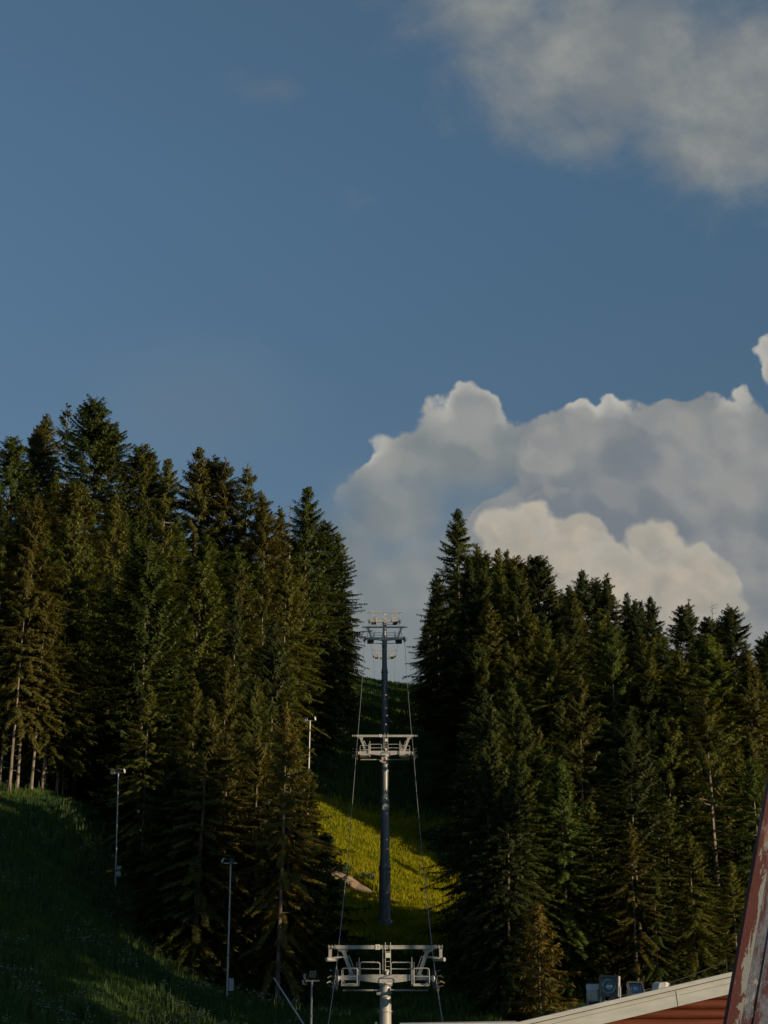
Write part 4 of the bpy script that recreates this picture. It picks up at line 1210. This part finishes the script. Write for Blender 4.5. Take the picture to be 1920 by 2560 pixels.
# ------------------------------------------------------------------ log cabin with white eaves, roof floodlights
def c_fascia(g):
    P = poscoord(g)
    n = g.noise(g.v('MULTIPLY', P, (1, 1, 4)), 2.2, 6, .6); n2 = g.noise(P, 9, 6, .7)
    c = g.mix(g.ss(n, .35, .7), (.50, .505, .49), (.42, .425, .41))
    return g.mix(g.m('MULTIPLY', g.ss(n2, .62, .75), .5), c, (.38, .36, .32))
M_FASCIA = mat('white_painted_board', c_fascia, .6)
def c_log(g):
    P = poscoord(g)
    n = g.noise(g.v('MULTIPLY', P, (1, 1, 9)), 2.5, 6, .65)
    return g.mix(g.ss(n, .35, .7), (.11, .026, .011), (.16, .042, .016))
M_LOG = mat('red_brown_log', c_log, .5, 0, .4)
M_TIN = mat('tin_roof', lambda g: g.mix(g.noise(poscoord(g), 3, 5), (.20, .17, .15), (.30, .27, .25)), .5, .3)

def build_cabin():
    Y = 25.0
    A, B, C_ = at(1000, 2560, Y), at(1296, 2555, Y), at(1930, 2406, Y)
    root = empty('log_cabin', (B.x + 2, Y, gz(B.x + 2, Y)), 'red log building with a white sloping eaves board at the bottom right', 'building')
    o = root.location
    L = lambda p: Vector(p) - o
    dn = Vector((0, 0, -1))
    # eaves board: the front face follows the roof slope
    def slab(mb, p, q, up, down, y0, y1):
        vs = []
        for s in (p, q):
            for y in (y0, y1):
                vs += [L((s.x, Y + y, s.z + up)), L((s.x, Y + y, s.z - down))]
        mb.add(vs, [(0, 1, 5, 4), (2, 6, 7, 3), (0, 4, 6, 2), (1, 3, 7, 5), (0, 2, 3, 1), (4, 5, 7, 6)])
    mb = MB(); slab(mb, B, C_, -.075, .315, 0, .04); 
    fb = mb.obj('eaves_board', M_FASCIA, root)
    mb = MB()
    m = B.lerp(C_, .62)
    mb.box(L((m.x, Y - .002, m.z - .2)), (.006, .006, .22), Matrix.Rotation(-.1, 3, 'Y'))
    slab(mb, B.lerp(C_, .1), B.lerp(C_, .62), -.138, .143, -.002, .001); slab(mb, B.lerp(C_, .63), C_, -.158, .163, -.002, .001)
    mb.obj('board_seam', M_LFRAME, fb)
    mb = MB(); slab(mb, B, C_, .0, .062, -.07, .1)
    mb.obj('drip_edge', M_FASCIA, root)
    mb = MB(); slab(mb, B, C_, -.062, .075, -.03, .06); mb.obj('eaves_gap', M_LFRAME, root)
    mb = MB(); slab(mb, A, B, .0, .05, -.07, .6); slab(mb, A, B, -.05, .4, 0, .05); mb.obj('porch_edge', M_FASCIA, root)
    # roof sheet falls gently away behind the board
    mb = MB(); D = 9.0
    back = -.50
    for (p, q) in ((B, C_),):
        n = 24
        vs, fs = [], []
        for i in range(n + 1):
            t = p.lerp(q, i / n)
            for (y, dz) in ((.1, -.004), (D, back)):
                vs.append(L((t.x, Y + y, t.z + dz))); 
        for i in range(n): fs.append((i * 2, i * 2 + 2, i * 2 + 3, i * 2 + 1))
        k = len(vs)
        for i in range(n + 1):
            t = p.lerp(q, i / n)
            for (y, dz) in ((.1, -.06), (D, back - .06)): vs.append(L((t.x, Y + y, t.z + dz)))
        for i in range(n): fs.append((k + i * 2, k + i * 2 + 1, k + i * 2 + 3, k + i * 2 + 2))
        fs += [(1, k + 1, k + 2 * n + 1, 2 * n + 1)] if False else []
        for i in range(n): fs.append((i * 2 + 1, i * 2 + 3, k + i * 2 + 3, k + i * 2 + 1))
        mb.add(vs, fs)
    mb.obj('roof', M_TIN, root)
    # half-round log courses
    mb = MB(); pitch = .142
    zb = o.z - .3
    x1 = C_.x
    z = C_.z - .34
    while z > zb:
        # left end where the course meets the sloping board, else the corner of the building
        t = (z + .30 - B.z) / (C_.z - B.z)
        x0 = max(B.x + .15, B.x + (C_.x - B.x) * t - .2)
        n = 7; ring = [(math.cos(a) * .05, math.sin(a) * pitch / 2) for a in [math.pi / 2 - math.pi * k / n for k in range(n + 1)]]
        vs = []
        for x in (x0, x1):
            for (dy, dz) in ring: vs.append(L((x, Y + .34 - dy, z + dz)))
        mb.add(vs, [(i, i + 1, n + 1 + i + 1, n + 1 + i) for i in range(n)])
        z -= pitch
    mb.obj('log_wall', M_LOG, root, True)
    mb = MB(); mb.box(L(((B.x + .2 + C_.x) / 2, Y + 4.6, (o.z - .3 + B.z - .45) / 2)), (C_.x - B.x - .2, 8.3, B.z - .45 - o.z + .3)); mb.obj('rear_walls', M_LOG, root)
    return B, C_
RB, RC = build_cabin()
def roof_pt(px, dy=.35):
    t = (at(px, 2500, 25).x - RB.x) / (RC.x - RB.x)
    p = RB.lerp(RC, t); return Vector((p.x, 25 + dy, p.z))
def roof_light(px, lift, s, rz, rx, label, dy=.4):
    p = roof_pt(px, dy)
    e = empty('roof_floodlight', p, label, 'floodlight', 'floodlights on the cabin roof edge')
    h = add_flood(e, s, (0, 0, lift), rz, rx, 'housing', True)
    mb = MB(); mb.box((0, 0, lift - s * .78), (s * .5, .1, .05)); mb.bar((0, 0, lift - s * .78), (0, .02, -.05), .05); mb.obj('foot', M_LAMPPOLE, e)
roof_light(1532, .20, .31, math.radians(-33), math.radians(-8), 'big square roof floodlight facing the viewer, round glass lens')
roof_light(1508, .13, .27, math.radians(150), math.radians(-14), 'white-backed roof floodlight turned away, just left of the big square one', .75)
roof_light(1602, .07, .24, math.radians(8), math.radians(-38), 'small roof floodlight with glass tilted up, middle of the roof edge')
roof_light(1672, -.07, .25, math.radians(120), math.radians(20), 'roof floodlight nearly hidden behind the eaves, closest to the peeling beam', .5)
def wire():
    a, b = roof_pt(1590, 3.0) + Vector((0, 0, -.10)), roof_pt(1925, 3.0) + Vector((0, 0, .06))
    pts = [a.lerp(b, k / 10) - Vector((0, 0, .06 * math.sin(math.pi * k / 10))) for k in range(11)]
    mb = MB(); mb.tube(pts, .008, 5)
    for p in (a, b): mb.tube([p, p - Vector((0, 0, .14))], .008, 5)
    tag(mb.obj('roof_wire', M_LFRAME, None, True), 'thin dark wire stretched just above the cabin roof', 'wire')
wire()

# ------------------------------------------------------------------ peeling painted beam close by
def c_peel(g):
    P = objco(g)
    n = g.noise(g.v('MULTIPLY', P, (5, 5, 1.3)), 2.6, 8, .68, dist=.5)
    n2 = g.noise(g.v('MULTIPLY', P, (2.5, 2.5, .9)), 1.7, 6, .6)
    m = g.noise(P, 60, 4, .6)
    k = g.m('ADD', n, g.m('MULTIPLY', g.m('SUBTRACT', m, .5), .12))
    k = g.m('ADD', k, g.m('MULTIPLY', g.m('SUBTRACT', g.sep(P)[0], .055), 2.2))
    red = g.mix(g.noise(P, 9, 5), (.062, .016, .017), (.105, .028, .025))
    white = g.mix(g.noise(P, 25, 5), (.17, .185, .19), (.27, .28, .28))
    c = g.mix(g.ss(k, .515, .55), red, white)
    return g.mix(g.ss(g.m('ADD', n2, g.m('MULTIPLY', m, .15)), .62, .68), c, (.20, .12, .11))
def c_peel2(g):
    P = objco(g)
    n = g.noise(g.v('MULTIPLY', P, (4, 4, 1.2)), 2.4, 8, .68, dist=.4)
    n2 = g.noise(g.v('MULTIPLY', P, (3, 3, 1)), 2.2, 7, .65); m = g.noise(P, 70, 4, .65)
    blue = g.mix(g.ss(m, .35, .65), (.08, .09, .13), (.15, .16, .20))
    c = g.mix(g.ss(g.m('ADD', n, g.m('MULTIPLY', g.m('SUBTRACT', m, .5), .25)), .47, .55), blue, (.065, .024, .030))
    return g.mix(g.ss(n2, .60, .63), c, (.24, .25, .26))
M_PEEL = mat('peeling_red_white_paint', c_peel, .65)  # paint darkened and blued in place of missing shade
M_PEEL2 = mat('peeling_grey_paint', c_peel2, .65)  # toned down towards blue for shade as well
bump(M_PEEL, 40, .5, .006); bump(M_PEEL2, 40, .5, .006)
def build_beam():
    Y = 12.0
    a, b = at(1816, 2560, Y), at(1919, 1982, Y)
    d = (b - a); d.normalize()
    n = Vector((0, -1, 0)); s = d.cross(n).normalized()
    if s.x < 0: s = -s
    top = a + d * 4.2
    k = (a.z - gz(a.x, Y)) / d.z
    foot = a - d * (k + .3)
    o = empty('peeling_beam', foot, 'tilted timber beam at the right edge with peeling red and white paint', 'beam')
    Ltot = (top - foot).length
    Mx = Matrix((s, -n, d)).transposed()
    o.rotation_euler = Mx.to_euler()
    mb = MB(); mb.box((.05, .06, Ltot / 2), (.1, .12, Ltot)); mb.obj('edge_board', M_PEEL, o)
    mb = MB(); mb.box((.34, .075, Ltot / 2), (.47, .05, Ltot))
    for x, w in ((.205, .012), (.33, .012), (.47, .03)): mb.box((x, .046, Ltot / 2), (w, .012, Ltot))
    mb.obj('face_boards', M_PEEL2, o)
    mb = MB(); mb.box((.108, .05, Ltot / 2), (.008, .02, Ltot)); mb.obj('joint_strip', M_LFRAME, o)
build_beam()
